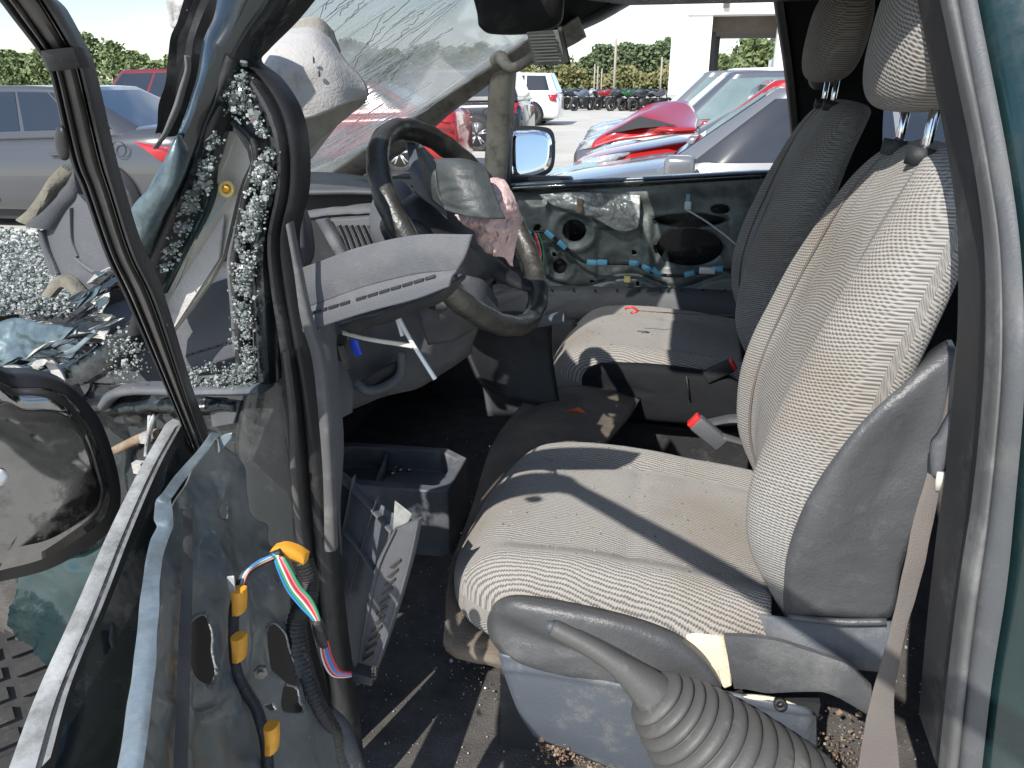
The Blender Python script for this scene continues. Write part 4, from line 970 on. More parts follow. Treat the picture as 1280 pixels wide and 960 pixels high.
for (a, b) in (((-.05, .02), (-.178, .05)), ((.05, .02), (.178, .05)), ((-.04, -.05), (-.09, -.160)), ((.04, -.05), (.09, -.160))):
    MB().tube([W2(a[0], a[1], -.03), W2((a[0]+b[0])/2, (a[1]+b[1])/2, -.022), W2(b[0], b[1], 0)], [.03, .022, .013], 10, 10, flat=.5, hint=N).build('spoke', 'hub_black', sw)
puff('hub', [W2(-.085, .075, -.03), W2(0, .09, -.03), W2(.085, .075, -.03), W2(.095, 0, -.03), W2(.07, -.085, -.03), W2(0, -.10, -.03), W2(-.07, -.085, -.03), W2(-.095, 0, -.03)], 'hub_black', sw, .03, 50, 7, N, .05)
MB().tube([W2(0, 0, -.06), W2(0, 0, -.20), W2(0, -.02, -.34)], [.05, .06, .07], 16, 10).build('column', 'hub_black', sw)
psurf('horn_pad', [[(508, 180, 1.26), (525, 185, 1.24), (540, 205, 1.22)], [(512, 205, 1.18), (528, 215, 1.16), (548, 240, 1.15)], [(520, 240, 1.16), (538, 255, 1.14), (560, 275, 1.14)]], 'blue_grey', sw, 20, 20, thick=.008)
# airbag flap and crumpled bag
psurf('airbag_flap', [[(541, 200, 1.085), (560, 199, 1.07), (582, 200, 1.07), (602, 206, 1.075)], [(545, 206, 1.06), (562, 205, 1.04), (586, 207, 1.04), (608, 214, 1.05)], [(549, 236, 1.05), (570, 237, 1.02), (596, 238, 1.02), (618, 243, 1.035)], [(556, 262, 1.04), (580, 270, 1.01), (606, 273, 1.01), (631, 274, 1.03)]], 'flap', sw, 40, 40, relief=lambda a, b: .006*abs(nn((a*.03, b*.09, 0), 1)), thick=.003)
psurf('airbag_flap', [[(519, 178, 1.13), (528, 182, 1.12), (545, 200, 1.10)], [(524, 198, 1.12), (535, 206, 1.10), (546, 222, 1.09)], [(530, 222, 1.12), (541, 232, 1.10), (550, 245, 1.088)], [(541, 250, 1.12), (550, 257, 1.10), (561, 264, 1.083)]], 'flap', sw, 20, 20, thick=.004)
def rel_a(a, b): return .034*abs(nn((a*.035+b*.02, b*.045-a*.02, 3), 1))+.014*abs(nn((a*.11, b*.08, 5), 1))
psurf('deflated_airbag', [[(602, 228, 1.105), (615, 224, 1.115), (630, 226, 1.135), (632, 236, 1.145)], [(598, 255, 1.085), (622, 250, 1.065), (642, 255, 1.085), (648, 268, 1.115)], [(578, 276, 1.075), (606, 278, 1.045), (634, 284, 1.065), (646, 292, 1.095)], [(586, 290, 1.085), (612, 300, 1.055), (632, 306, 1.075), (642, 312, 1.095)], [(608, 316, 1.095), (622, 322, 1.075), (632, 330, 1.085), (640, 333, 1.105)]], 'pink_nylon', sw, 60, 60, relief=rel_a, thick=.003)
psurf('deflated_airbag', [[(566, 270, 1.085), (600, 275, 1.085), (625, 290, 1.095)], [(585, 285, 1.105), (610, 295, 1.095), (630, 310, 1.105)], [(608, 312, 1.115), (625, 320, 1.105), (636, 332, 1.115)]], 'pink_nylon', sw, 30, 30, relief=rel_a, thick=.003)

# ---- dashboard
da = empty('dashboard', (-.8, 1.7, 1.1), van, 'broken dark grey dashboard with open vents')
psurf('dash_top', [[(352, 216, 2.3), (400, 217, 2.3), (440, 220, 2.3), (480, 226, 2.3)], [(352, 225, 1.9), (400, 226, 1.9), (440, 228, 1.9), (480, 234, 1.9)], [(352, 238, 1.62), (400, 238, 1.62), (440, 238, 1.62), (478, 240, 1.62)], [(352, 243, 1.6), (400, 243, 1.6), (440, 242, 1.6), (478, 243, 1.6)]], 'dash_dark', da, 30, 20, thick=.01)
slab('dash_cavity', [(340, 243, 1.66), (480, 243, 1.66), (480, 330, 1.66), (340, 330, 1.66)], 'dash_black', da, .3)
ribbon('dash_rail', [(360, 268, 1.5), (400, 262, 1.5), (440, 258, 1.5), (475, 256, 1.5)], [(366, 277, 1.49), (400, 272, 1.49), (440, 269, 1.49), (475, 268, 1.49)], 'dash_dark', da, .03, rough=.003)
slab('vent_housing', [(405, 275, 1.47), (470, 270, 1.47), (480, 315, 1.46), (440, 325, 1.45), (425, 322, 1.45)], 'dash_dark', da, .05, bev=.004)
for k in range(7):
    x = 420+k*7.5
    ribbon('vent_fin', [(x, 283, 1.455), (x+7, 298, 1.45), (x+13, 314, 1.445)], [(x+3.5, 282, 1.455), (x+10.5, 297, 1.45), (x+16.5, 313, 1.445)], 'dash_black' if k % 2 else 'hub_black', da, .012, n=6)
ribbon('dash_frame', [(392, 276, 1.44), (402, 292, 1.44), (412, 310, 1.43), (425, 330, 1.43)], [(406, 274, 1.44), (416, 290, 1.44), (424, 306, 1.43), (436, 326, 1.43)], 'dash_grey', da, .02)
puff('cluster_hood', [(470, 240, 1.36), (486, 226, 1.36), (505, 228, 1.36), (520, 250, 1.35), (524, 290, 1.34), (515, 315, 1.34), (485, 318, 1.34), (466, 300, 1.35), (462, 268, 1.36)], 'dash_grey', da, .03, 50, 8, (.2, -1, .2), .05, rough=.004)
# side curtain / trim bulge behind the seal
puff('duct_hose', [(362, 262, 1.05), (374, 262, 1.05), (384, 290, 1.05), (386, 325, 1.05), (372, 345, 1.05), (358, 330, 1.05), (355, 290, 1.05)], 'dash_grey', da, .02, 40, 6, (.2, -1, 0), .03, rough=.006)
# detached defroster trim across the opening
dt = empty('dashboard_trim_panel', P(470, 350, .98), None, 'grey slotted dashboard trim piece broken off and lying across the steering column', 'trim panel')
TY = lambda x, d=0: (x, .872-.00012*(x-372)+d)
def trow(pts, d=0): return [(x, y, TY(x, d)[1]) for x, y in pts]
psurf('trim_face', [trow([(366, 339), (400, 327), (450, 309), (520, 294), (591, 293)], .006), trow([(370, 364), (405, 353), (455, 336), (520, 317), (582, 320)]), trow([(374, 388), (410, 375), (458, 358), (520, 343), (572, 338)])], 'dash_grey', dt, 60, 20, thick=.004)
psurf('trim_lip', [trow([(374, 388), (410, 375), (458, 358), (520, 343), (572, 338)]), trow([(376, 402), (410, 391), (459, 375), (520, 358), (566, 345)], -.006), trow([(378, 416), (412, 405), (460, 390), (520, 374), (562, 358)], -.008)], 'dash_grey', dt, 60, 14, thick=.004)
for k in range(11):
    x0 = 381+k*14.4+(6 if k > 3 else 0); x1 = x0+12.2; yy = lambda x: 393.5-(x-381)*.303
    if x0 > 536: break
    slab('vent_slot', [(x0, yy(x0)-1.2, TY(x0, -.009)[1]), (x1, yy(x1)-1.2, TY(x1, -.009)[1]), (x1, yy(x1)+2.0, TY(x1, -.009)[1]), (x0, yy(x0)+2.0, TY(x0, -.009)[1])], 'hub_black', dt, .002, bev=0)
ribbon('trim_backing', [(420, 408, .90), (480, 390, .895), (540, 368, .885), (575, 346, .88)], [(440, 418, .92), (500, 400, .91), (550, 378, .90), (578, 352, .89)], 'dash_black', dt, .02, rough=.003)

# knee panel, column shroud, lower dash
psurf('lower_dash', [[(380, 400, 1.02), (430, 395, 1.10), (500, 380, 1.18), (560, 345, 1.2), (600, 330, 1.25)], [(385, 450, 1.0), (440, 450, 1.08), (500, 440, 1.16), (555, 415, 1.2), (600, 395, 1.25)], [(392, 490, 1.0), (440, 495, 1.08), (490, 480, 1.15), (540, 460, 1.2), (590, 430, 1.25)], [(400, 530, 1.0), (435, 512, 1.08), (480, 495, 1.15), (530, 480, 1.2), (590, 440, 1.3)]], 'dash_dark', da, 60, 40, relief=lambda a, b: .012*nn((a*.03, b*.03, 0), 1), thick=.004)
psurf('column_shroud', [[(520, 372, 1.12), (560, 345, 1.13), (600, 350, 1.15), (620, 375, 1.2)], [(525, 400, 1.10), (565, 380, 1.10), (600, 385, 1.13), (622, 400, 1.2)], [(535, 430, 1.14), (565, 425, 1.15), (585, 415, 1.18), (600, 408, 1.22)]], 'dash_dark', da, 30, 24, relief=lambda a, b: .006*nn((a*.05, b*.05, 0), 1), thick=.004)
puff('switch_opening', [(528, 378, 1.095), (548, 368, 1.095), (562, 384, 1.09), (545, 388, 1.09)], 'hub_black', da, .003, 24, 3)
puff('bin_opening', [(448, 478, 1.05), (498, 450, 1.12), (499, 465, 1.12), (480, 482, 1.10), (462, 486, 1.06)], 'hub_black', da, .004, 30, 3)
MB().tube([(444, 478, 1.045), (458, 488, 1.045), (480, 484, 1.08), (500, 468, 1.11), (501, 440, 1.12)], .008, 8, 24).build('bin_rim', 'dash_grey', da)
psurf('kick_trim', [[(385, 400, .96), (400, 405, 1.0), (412, 415, 1.04)], [(395, 470, .95), (410, 475, .99), (440, 480, 1.03)], [(400, 540, .94), (412, 530, .98), (440, 515, 1.02)]], 'dash_grey', da, 20, 30, thick=.004)
# centre console + passenger footwell panel
psurf('centre_stack', [[(590, 395, 1.62), (640, 390, 1.66), (690, 395, 1.7)], [(580, 430, 1.62), (630, 430, 1.68), (690, 440, 1.72)], [(600, 480, 1.60), (640, 500, 1.66), (700, 510, 1.7)]], 'dash_black', da, 20, 20, thick=.01)
psurf('footwell_panel', [[(600, 395, 2.0), (660, 400, 2.1), (720, 400, 2.2)], [(600, 450, 1.98), (660, 455, 2.08), (720, 455, 2.2)], [(610, 520, 1.96), (660, 520, 2.06), (720, 520, 2.2)]], 'dash_dark', da, 16, 16, thick=.01)
sg_ = empty('speaker_grille', P(690, 445, 2.4), van)
puff('grille_frame', [(668, 425, 2.42), (676, 416, 2.42), (700, 414, 2.42), (720, 420, 2.42), (720, 470, 2.42), (698, 478, 2.42), (676, 468, 2.42), (670, 448, 2.42)], 'hub_black', sg_, .006, 40, 5, (0, -1, 0), .01)
for k in range(13):
    y = 420+k*4.2; x0 = 674 if 1 < k < 11 else 680
    MB().tube([(x0, y, 2.40), (712, y+2.5, 2.40)], .0022, 5).build('grille_bar', 'headliner', sg_)
ribbon('ashtray_lip', [(655, 404, 1.66), (680, 398, 1.66), (705, 392, 1.66)], [(655, 412, 1.65), (680, 410, 1.65), (705, 404, 1.65)], 'dash_grey', da, .03)
# floor hump (brown carpet) by the driver's seat
psurf('floor_hump', [[(655, 505, 1.75), (690, 488, 1.80), (740, 485, 1.85), (800, 500, 1.85)], [(615, 560, 1.50), (660, 530, 1.58), (700, 520, 1.62), (780, 530, 1.65)], [(590, 640, 1.28), (610, 620, 1.32), (660, 600, 1.36), (720, 600, 1.36)], [(563, 710, 1.10), (585, 715, 1.12), (620, 720, 1.14), (660, 720, 1.14)], [(556, 790, .99), (570, 800, .98), (600, 810, .97), (640, 815, .97)], [(560, 812, .985), (578, 822, .97), (610, 830, .96), (640, 835, .96)]], 'brown_carpet', van, 36, 60, relief=lambda a, b: .004*nn((a*.05, b*.05, 0), 1), thick=.01)
lf = MB(); p = P(722, 522, 1.58); lf.add([p+Vector(q) for q in ((-.03, 0, .01), (-.01, -.012, .022), (.02, 0, .012), (0, .012, .02))], [(0, 1, 2, 3)]); 
mod_solid(lf.build('dry_leaf', 'leaf', None, smooth=False, label='small orange leaf lying on the brown carpet between the seats', cat='leaf', loc=p), .001)
lf = MB(); p = P(790, 388, 2.0); lf.tube([P(781, 386, 2.0), P(790, 384, 2.0), P(797, 389, 2.0), P(788, 391, 2.0)], .003, 5, 12)
lf.build('red_thread', 'red_button', None, label='tangle of red thread on the passenger seat cushion', cat='thread', loc=p)
MB().tube([P(795, 388, 2.05), P(850, 392, 2.1), P(925, 395, 2.15)], .0015, 5, 20).build('cord', 'rust', None, label='thin rust coloured cord lying across the passenger cushion', cat='cord', loc=P(850, 392, 2.1))

# console tray with coins
tr_ = empty('console_tray', P(500, 600, 1.1), van)
def tp(px, py, z): return PZ(px, py, z)
zt, zb = .60, .54
rim_o = [tp(395, 556, zt), tp(440, 552, zt), tp(560, 560, zt), tp(584, 572, zt), tp(560, 612, zt), tp(545, 614, zt), tp(440, 606, zt), tp(400, 590, zt)]
rim_i = [tp(408, 561, zt), tp(445, 558, zt), tp(550, 564, zt), tp(570, 574, zt), tp(548, 605, zt), tp(540, 606, zt), tp(445, 598, zt), tp(412, 585, zt)]
vs = [p.copy() for p in rim_o]+[p+Vector((0, 0, .0)) for p in rim_i]+[p+Vector((0, 0, zb-zt)) for p in rim_i]+[Vector((p.x, p.y, .42)) for p in rim_o]
fs = []
for i in range(8):
    j = (i+1) % 8; fs += [(i, j, 8+j, 8+i), (8+i, 8+j, 16+j, 16+i), (24+i, 24+j, j, i)]
fs.append(tuple(range(16, 24)))
o = build('tray_box', vs, fs, 'tray_grey', tr_); edge_split(o, 30); mod_bevel(o, .004, 2)
p0 = tp(487, 556, zt-.01); p1 = tp(470, 602, zt-.01)
mod_solid(build('tray_divider', [p0, p1, p1-Vector((0, 0, .045)), p0-Vector((0, 0, .045))], [(0, 1, 2, 3)], 'tray_grey', tr_), .004)
for k, (x, y) in enumerate(((491, 590), (495, 582), (504, 577), (512, 586), (500, 586), (477, 576), (485, 571), (420, 571), (428, 575))):
    p = PZ(x, y, zb+.004+.002*(k % 3))
    w = ('nearest coin to the camera, in the heap in the console tray', 'coin just behind the nearest one in the heap', 'farthest back coin of the heap in the console tray', 'rightmost coin of the heap in the console tray', 'coin in the middle of the heap in the console tray', 'leftmost coin of the heap, close against the tray divider', 'coin touching the tray divider at the back', 'lone coin in the front compartment, left one', 'lone coin in the front compartment, right one')[k]
    MB().disc(p, (random.uniform(-.2, .2), random.uniform(-.2, .2), 1), .011-.001*(k % 3), .0018, 16).build('coin', 'coin', None, group='coins loose in the console tray', cat='coin', label=w, loc=p)
mb = MB(); crumbs(mb, [tp(560, 600, .425), tp(590, 570, .425), tp(600, 640, .425), tp(570, 660, .425), tp(590, 830, .425), tp(600, 880, .425)], 220, .03, (.002, .006)); mb.build('glass_crumbs', 'glass_crumb', van, smooth=False, kind='stuff')

# detached kick panel with saw-tooth vent
kp = empty('kick_panel', P(460, 720, .90), None, 'loose ribbed grey kick panel leaning in the driver footwell, louvred edge towards the camera', 'trim panel')
psurf('panel_back', [[(408, 572, 1.00), (450, 608, .97), (490, 640, .94), (520, 652, .92)], [(408, 640, .97), (440, 660, .95), (470, 690, .93), (500, 690, .915)], [(408, 720, .94), (430, 740, .93), (450, 760, .92), (480, 760, .905)], [(415, 800, .92), (425, 815, .915), (440, 830, .91), (455, 840, .90)]], 'blue_grey', kp, 30, 30, thick=.003)
for L1 in ([(408, 590, .985), (450, 625, .955), (488, 668, .925)], [(408, 650, .962), (440, 680, .94), (468, 720, .918)], [(440, 600, .96), (425, 680, .945), (415, 760, .92)], [(470, 625, .945), (450, 690, .935), (435, 745, .92)]):
    ribbon('stiffening_rib', [(a, b-2, y-.008) for a, b, y in L1], [(a, b+2, y-.008) for a, b, y in L1], 'dash_grey', kp, .014, n=12)
ribbon('louvred_edge', [(490, 665, .905), (468, 710, .90), (457, 760, .897), (448, 820, .895), (444, 858, .895)], [(525, 650, .90), (515, 700, .895), (498, 760, .892), (478, 820, .89), (465, 852, .89)], 'dash_grey', kp, .012, n=24,
       prof=[(0, .3), (.05, 0), (.12, 0), (.15, .4), (.85, .4), (.88, 0), (.95, 0), (1, .3), (1, 1), (0, 1)])
for k in range(11):
    t = k/10; x = 492-t*34; y = 703+t*118; yy = .899-.006*t
    slab('louvre', [(x-6, y+7, yy-.001), (x+8, y-3, yy-.003), (x+8, y+1, yy+.002), (x+1, y+8, yy+.002)], 'channel', kp, .006, bev=.0006)
slab('white_tab', [(493, 626, .93), (515, 643, .92), (511, 652, .918), (490, 672, .922)], 'bright_edge', kp, .003)

# ignition keys, ties, sticks
kc = empty('keys', P(440, 430, .95), None, 'bunch of keys with a blue fob hanging from the ignition', 'keys')
MB().box(P(426, 434, .95), (.012, .006, .04), Matrix.Rotation(R(15), 3, 'Y')).build('key', 'dash_black', kc, smooth=False)
MB().box(P(430, 447, .945), (.008, .004, .035), Matrix.Rotation(R(-12), 3, 'Y')).build('key', 'steel', kc, smooth=False)
mod_bevel(MB().box(P(445, 434, .94), (.012, .006, .024), Matrix.Rotation(R(-14), 3, 'Y')).build('fob', 'blue_key', kc), .002)
for k in range(5): MB().disc(P(433+.4*k, 408+k*3.6, .94), (.3 if k % 2 else 1, .6, .1), .0025, .0012, 10, .0016).build('chain_link', 'steel', kc)
MB().tube([P(492, 387, .93), P(497, 400, .925), P(503, 420, .92)], .0028, 8, 10).tube([P(495, 392, .925), P(515, 428, .91), P(544, 474, .90)], [.0035, .0028, .0032], 8, 12).build('plastic_tie', 'white_plastic', None, label='split white plastic stick hanging below the broken dash trim', cat='plastic stick', loc=P(510, 430, .915))
ribbon('wire_strap', [(428, 414, .93), (460, 422, .92), (500, 428, .915), (517, 430, .912)], [(428, 419, .93), (460, 427, .92), (500, 433.5, .915), (515, 436, .912)], 'beige_trim', None, .003, n=16, label='dirty beige strap sticking out sideways below the dash trim', cat='strap', loc=P(470, 425, .92))

# ============================================================ driver side front: pillar, seal, sail frame
ap = empty('driver_a_pillar', P(260, 300, .82), van, 'crumpled glossy dark driver side front pillar with torn seal')
ribbon('pillar_skin', [(262, -40, .86), (252, 20, .85), (238, 60, .84), (230, 110, .83), (205, 180, .82), (172, 235, .82), (155, 275, .83), (148, 330, .84), (150, 370, .86)],
       [(360, -40, .84), (330, 10, .84), (296, 55, .83), (274, 110, .82), (252, 165, .82), (236, 215, .82), (214, 270, .83), (190, 330, .84), (175, 370, .86)], 'dark_paint', ap, .06,
       prof=[(0, .5), (.1, .2), (.25, .12), (.4, .02), (.55, .0), (.68, .10), (.8, .25), (.9, .2), (1, .4), (1, 1), (0, 1)], n=60, rough=.002)
ribbon('scraped_fold', [(222, 168, .812), (205, 195, .805), (185, 235, .80), (160, 262, .805), (157, 300, .815), (150, 330, .83)], [(224, 172, .812), (222, 205, .805), (205, 245, .80), (190, 275, .805), (178, 305, .815), (162, 332, .83)], 'scraped_paint', ap, .02, n=30, rough=.003)
ribbon('torn_seam', [(229, 68, .81), (229, 90, .81), (220, 120, .81), (204, 160, .80), (190, 185, .80)], [(233, 70, .81), (233, 92, .81), (225, 122, .81), (208, 163, .80), (192, 187, .80)], 'grey_rubber', ap, .008, n=30, rough=.002)
ribbon('outer_garnish', [(232, -30, .92), (218, 20, .91), (205, 70, .90), (198, 120, .89), (190, 165, .89)], [(268, -30, .90), (246, 20, .89), (233, 55, .88), (222, 110, .87), (207, 172, .87)], 'rubber', ap, .04, n=30, rough=.004,
       prof=[(0, .3), (.2, 0), (.35, .4), (.5, .1), (.7, .5), (.85, .1), (1, .3), (1, 1), (0, 1)])
puff('torn_padding', [(208, -10, .93), (240, -14, .93), (255, 0, .93), (240, 20, .93), (228, 34, .93), (214, 34, .93), (210, 15, .93)], 'headliner', ap, .015, 36, 6, None, .02, rough=.02, rs=40)
# main door aperture seal
SL = [(348, -30), (318, 20), (292, 58), (286, 76), (304, 100), (328, 142), (341, 190), (340, 240), (330, 300), (334, 360), (344, 430), (352, 500), (358, 600), (364, 700), (374, 800), (385, 900), (392, 990)]
SR = [(398, -30), (356, 22), (318, 60), (308, 76), (334, 98), (358, 135), (369, 180), (370, 240), (358, 300), (364, 360), (377, 430), (390, 500), (402, 600), (412, 700), (422, 800), (436, 900), (446, 990)]
SYv = [.93, .90, .87, .855, .85, .845, .84, .84, .845, .845, .845, .845, .84, .835, .83, .82, .81]
ribbon('aperture_seal', [(x, y, d) for (x, y), d in zip(SL, SYv)], [(x, y, d+.005) for (x, y), d in zip(SR, SYv)], 'rubber', ap, .035, n=110,
       prof=[(0, .5), (.04, .2), (.14, .02), (.3, 0), (.42, .12), (.5, .42), (.56, .42), (.62, .15), (.75, .05), (.9, .12), (1, .5), (1, 1), (0, 1)])
ribbon('aperture_flange', [(356, 282, .83), (366, 340, .83), (374, 400, .832), (388, 450, .832), (396, 520, .83), (402, 600, .828), (404, 690, .825)], [(361, 278, .83), (373, 340, .83), (386, 400, .832), (402, 450, .832), (409, 520, .83), (414, 600, .828), (418, 690, .825)], 'grey_rubber', ap, .012, n=50)
ribbon('aperture_trim', [(388, 420, .87), (402, 480, .87), (412, 560, .87), (414, 640, .865), (416, 690, .86)], [(412, 400, .90), (418, 480, .89), (424, 560, .885), (420, 640, .875), (422, 700, .865)], 'dash_grey', ap, .015, n=30)
ribbon('inner_pillar', [(318, 300, .88), (316, 400, .88), (300, 480, .88), (285, 560, .88), (290, 700, .88), (300, 990, .88)], [(350, 300, .88), (360, 400, .88), (370, 480, .88), (380, 560, .88), (395, 700, .88), (420, 990, .88)], 'dark_paint', ap, .05, n=40)
ribbon('pillar_crease', [(352, 440, .832), (360, 520, .83), (362, 600, .828), (372, 700, .823), (384, 800, .818), (394, 900, .81)], [(356, 440, .832), (366, 520, .83), (370, 600, .828), (381, 700, .823), (394, 800, .818), (404, 900, .81)], 'channel', ap, .01, n=40)

# sail window frame
sf = empty('quarter_window_frame', P(270, 300, .86), van, 'crushed quarter window frame full of shattered glass')
ribbon('frame_bar', [(280, 66, .835), (262, 110, .835), (244, 165, .835), (226, 215, .838), (204, 265, .84), (186, 315, .845), (170, 360, .85), (155, 420, .86)], [(291, 76, .835), (279, 120, .835), (262, 170, .835), (244, 215, .838), (222, 265, .84), (202, 315, .845), (187, 360, .85), (172, 420, .86)], 'rubber', sf, .03, n=50)
ribbon('frame_bar', [(281, 72, .86), (295, 105, .86), (315, 140, .86), (330, 185, .86), (328, 230, .86), (315, 280, .86), (308, 330, .86), (312, 400, .86), (316, 478, .86)], [(292, 70, .85), (312, 105, .85), (336, 142, .85), (347, 185, .85), (346, 230, .85), (334, 285, .85), (330, 330, .85), (334, 400, .85), (338, 482, .85)], 'dark_paint', sf, .03, n=60)
ribbon('frame_bar', [(292, 160, .875), (308, 178, .875), (312, 205, .875), (300, 240, .875), (288, 300, .875), (284, 340, .875), (290, 400, .875), (292, 470, .875)], [(300, 155, .872), (318, 176, .872), (322, 206, .872), (310, 242, .872), (300, 300, .872), (293, 345, .872), (300, 400, .872), (302, 470, .872)], 'rubber', sf, .03, n=50)
ribbon('inner_ridge', [(256, 160, .87), (262, 130, .87), (282, 100, .87), (300, 108, .87)], [(280, 165, .87), (280, 150, .87), (286, 142, .87), (302, 160, .87)], 'teal_paint', sf, .02, n=30)
ribbon('inner_ridge', [(268, 150, .88), (252, 200, .88), (238, 250, .885), (215, 310, .89), (195, 350, .89)], [(282, 150, .875), (266, 200, .875), (262, 250, .88), (240, 300, .885), (200, 370, .89)], 'teal_paint', sf, .02, n=30)
ribbon('frame_sill', [(222, 486, .85), (250, 484, .85), (290, 483, .85), (322, 480, .845)], [(226, 500, .845), (252, 498, .845), (290, 498, .845), (322, 497, .84)], 'blue_grey', sf, .05, n=16)
mb = MB()
crumbs(mb, [(268, 160, .845), (255, 200, .845), (246, 225, .848), (230, 270, .85), (205, 330, .855)], 420, .0065, (.003, .0085))
crumbs(mb, [(288, 105, .848), (296, 118, .848), (290, 125, .848)], 190, .011, (.003, .007))
crumbs(mb, [(312, 130, .848), (328, 165, .848), (336, 195, .848)], 90, .003, (.003, .007))
crumbs(mb, [(334, 205, .84), (328, 225, .84), (319, 255, .84), (311, 290, .84), (304, 330, .845), (302, 380, .845), (305, 430, .845), (310, 465, .845)], 1300, .0062, (.003, .007))
crumbs(mb, [(230, 474, .86), (270, 472, .86), (310, 472, .86)], 330, .008, (.003, .007))
crumbs(mb, [(150, 430, .9), (165, 450, .9), (130, 460, .92)], 140, .014, (.003, .008))
mb.build('glass_crumbs', 'glass_crumb', sf, smooth=False, kind='stuff')
# beige inner trim with yellow clip
slab('pillar_garnish', [(280, 152, 0.8900), (296, 168, 0.8900), (309, 188, 0.8900), (313, 205, 0.8900), (303, 225, 0.8900), (296, 245, 0.8900), (286, 290, 0.8900), (278, 322, 0.8900), (262, 352, 0.8950), (235, 390, 0.9000), (208, 425, 0.9050), (192, 430, 0.9050), (190, 405, 0.9050), (212, 360, 0.9000), (236, 318, 0.8950), (252, 280, 0.8900), (258, 240, 0.8900), (258, 205, 0.8900), (268, 175, 0.8900)], 'beige_trim', sf, .012, bev=.004)
ribbon('garnish_edge', [(284, 152, 0.8750), (305, 175, 0.8750), (314, 198, 0.8750), (303, 235, 0.8750), (290, 290, 0.8750), (282, 330, 0.8750), (286, 380, 0.8750), (290, 440, 0.8750)], [(289, 150, 0.8750), (310, 174, 0.8750), (319, 198, 0.8750), (308, 237, 0.8750), (296, 292, 0.8750), (288, 332, 0.8750), (292, 380, 0.8750), (296, 440, 0.8750)], 'dash_grey', sf, .01, n=40)
slab('garnish_rib', [(280, 268, 0.8820), (275, 322, 0.8850), (240, 370, 0.8900), (208, 425, 0.8950), (197, 396, 0.8950), (240, 335, 0.8900)], 'headliner', sf, .006, bev=.003)
kn = MB().disc(P(284, 236, 0.8750), (.1, -1, .1), .0105, .008, 24, .005).build('trim_clip', 'yellow_plastic', sf); mod_bevel(kn, .002)
MB().disc(P(284, 236, 0.8700), (.1, -1, .1), .004, .012, 14).build('clip_pin', 'orange_tape', sf)
MB().tube([(281, 250, 0.8750), (268, 266, 0.8750), (254, 284, 0.8780)], .0008, 5, 12).build('wire', 'blue_conn', sf)
# dash end seen through the frame
psurf('dash_end_panel', [[(262, 355, .97), (300, 345, .97), (345, 350, .97)], [(215, 425, .96), (290, 405, .96), (345, 395, .96)], [(218, 452, .955), (290, 428, .955), (345, 415, .955)], [(222, 470, .955), (290, 448, .955), (345, 435, .955)]], 'dash_grey', da, 26, 20, thick=.004)
for k in range(6):
    x = 232+k*10.5; slab('vent_slot', [(x, 444-k*3.2, .951), (x+8.5, 441-k*3.2, .951), (x+8.5, 443.5-k*3.2, .951), (x, 446.5-k*3.2, .951)], 'hub_black', da, .003, bev=0)

# folded headliner flap
fl = empty('headliner_flap', P(385, 110, 1.2), None, 'torn grey headliner strip folded over and hanging by the cracked windscreen', 'headliner')
psurf('folded_cloth', [[(300, 62, 1.12), (335, 45, 1.14), (385, 36, 1.18), (412, 50, 1.22)], [(318, 82, 1.06), (345, 62, 1.06), (392, 52, 1.10), (432, 78, 1.18)], [(328, 100, 1.03), (360, 84, 1.03), (408, 76, 1.08), (453, 102, 1.16)], [(345, 128, 1.03), (372, 115, 1.03), (418, 106, 1.07), (459, 116, 1.15)], [(362, 150, 1.04), (392, 146, 1.04), (430, 130, 1.08), (457, 122, 1.16)]], 'headliner', fl, 40, 40, relief=lambda a, b: .006*nn((a*.02, b*.03, 0), 1), thick=.006)
psurf('folded_cloth', [[(456, 116, 1.165), (458, 120, 1.17), (455, 128, 1.18)], [(424, 122, 1.12), (428, 130, 1.13), (438, 142, 1.15)], [(372, 145, 1.06), (378, 175, 1.08), (400, 175, 1.10)], [(368, 200, 1.05), (370, 210, 1.06), (372, 205, 1.07)]], 'pillar_trim', fl, 20, 30, thick=.004)
psurf('cloth_lining', [[(345, 130, 1.07), (390, 136, 1.10), (446, 124, 1.19)], [(350, 165, 1.08), (382, 172, 1.11), (424, 152, 1.18)], [(355, 222, 1.09), (370, 216, 1.12), (390, 196, 1.15)]], 'beige_trim', fl, 16, 16, thick=.003)
psurf('cloth_fold', [[(318, 62, 1.17), (350, 36, 1.19), (392, 22, 1.24), (416, 40, 1.28)], [(330, 80, 1.15), (360, 58, 1.17), (398, 46, 1.22), (424, 66, 1.27)]], 'pillar_trim', fl, 24, 12, relief=lambda a, b: .006*nn((a*.03, b*.05, 9), 1), thick=.006)
for (x, y) in ((399, 92), (384, 116), (392, 75)):
    puff('grease_mark', [(x-1, y-4, 1.045), (x+1, y-3, 1.045), (x+1.5, y+3, 1.045), (x-.5, y+4, 1.045)], 'hub_black', fl, .0005, 16, 2, None, .001)

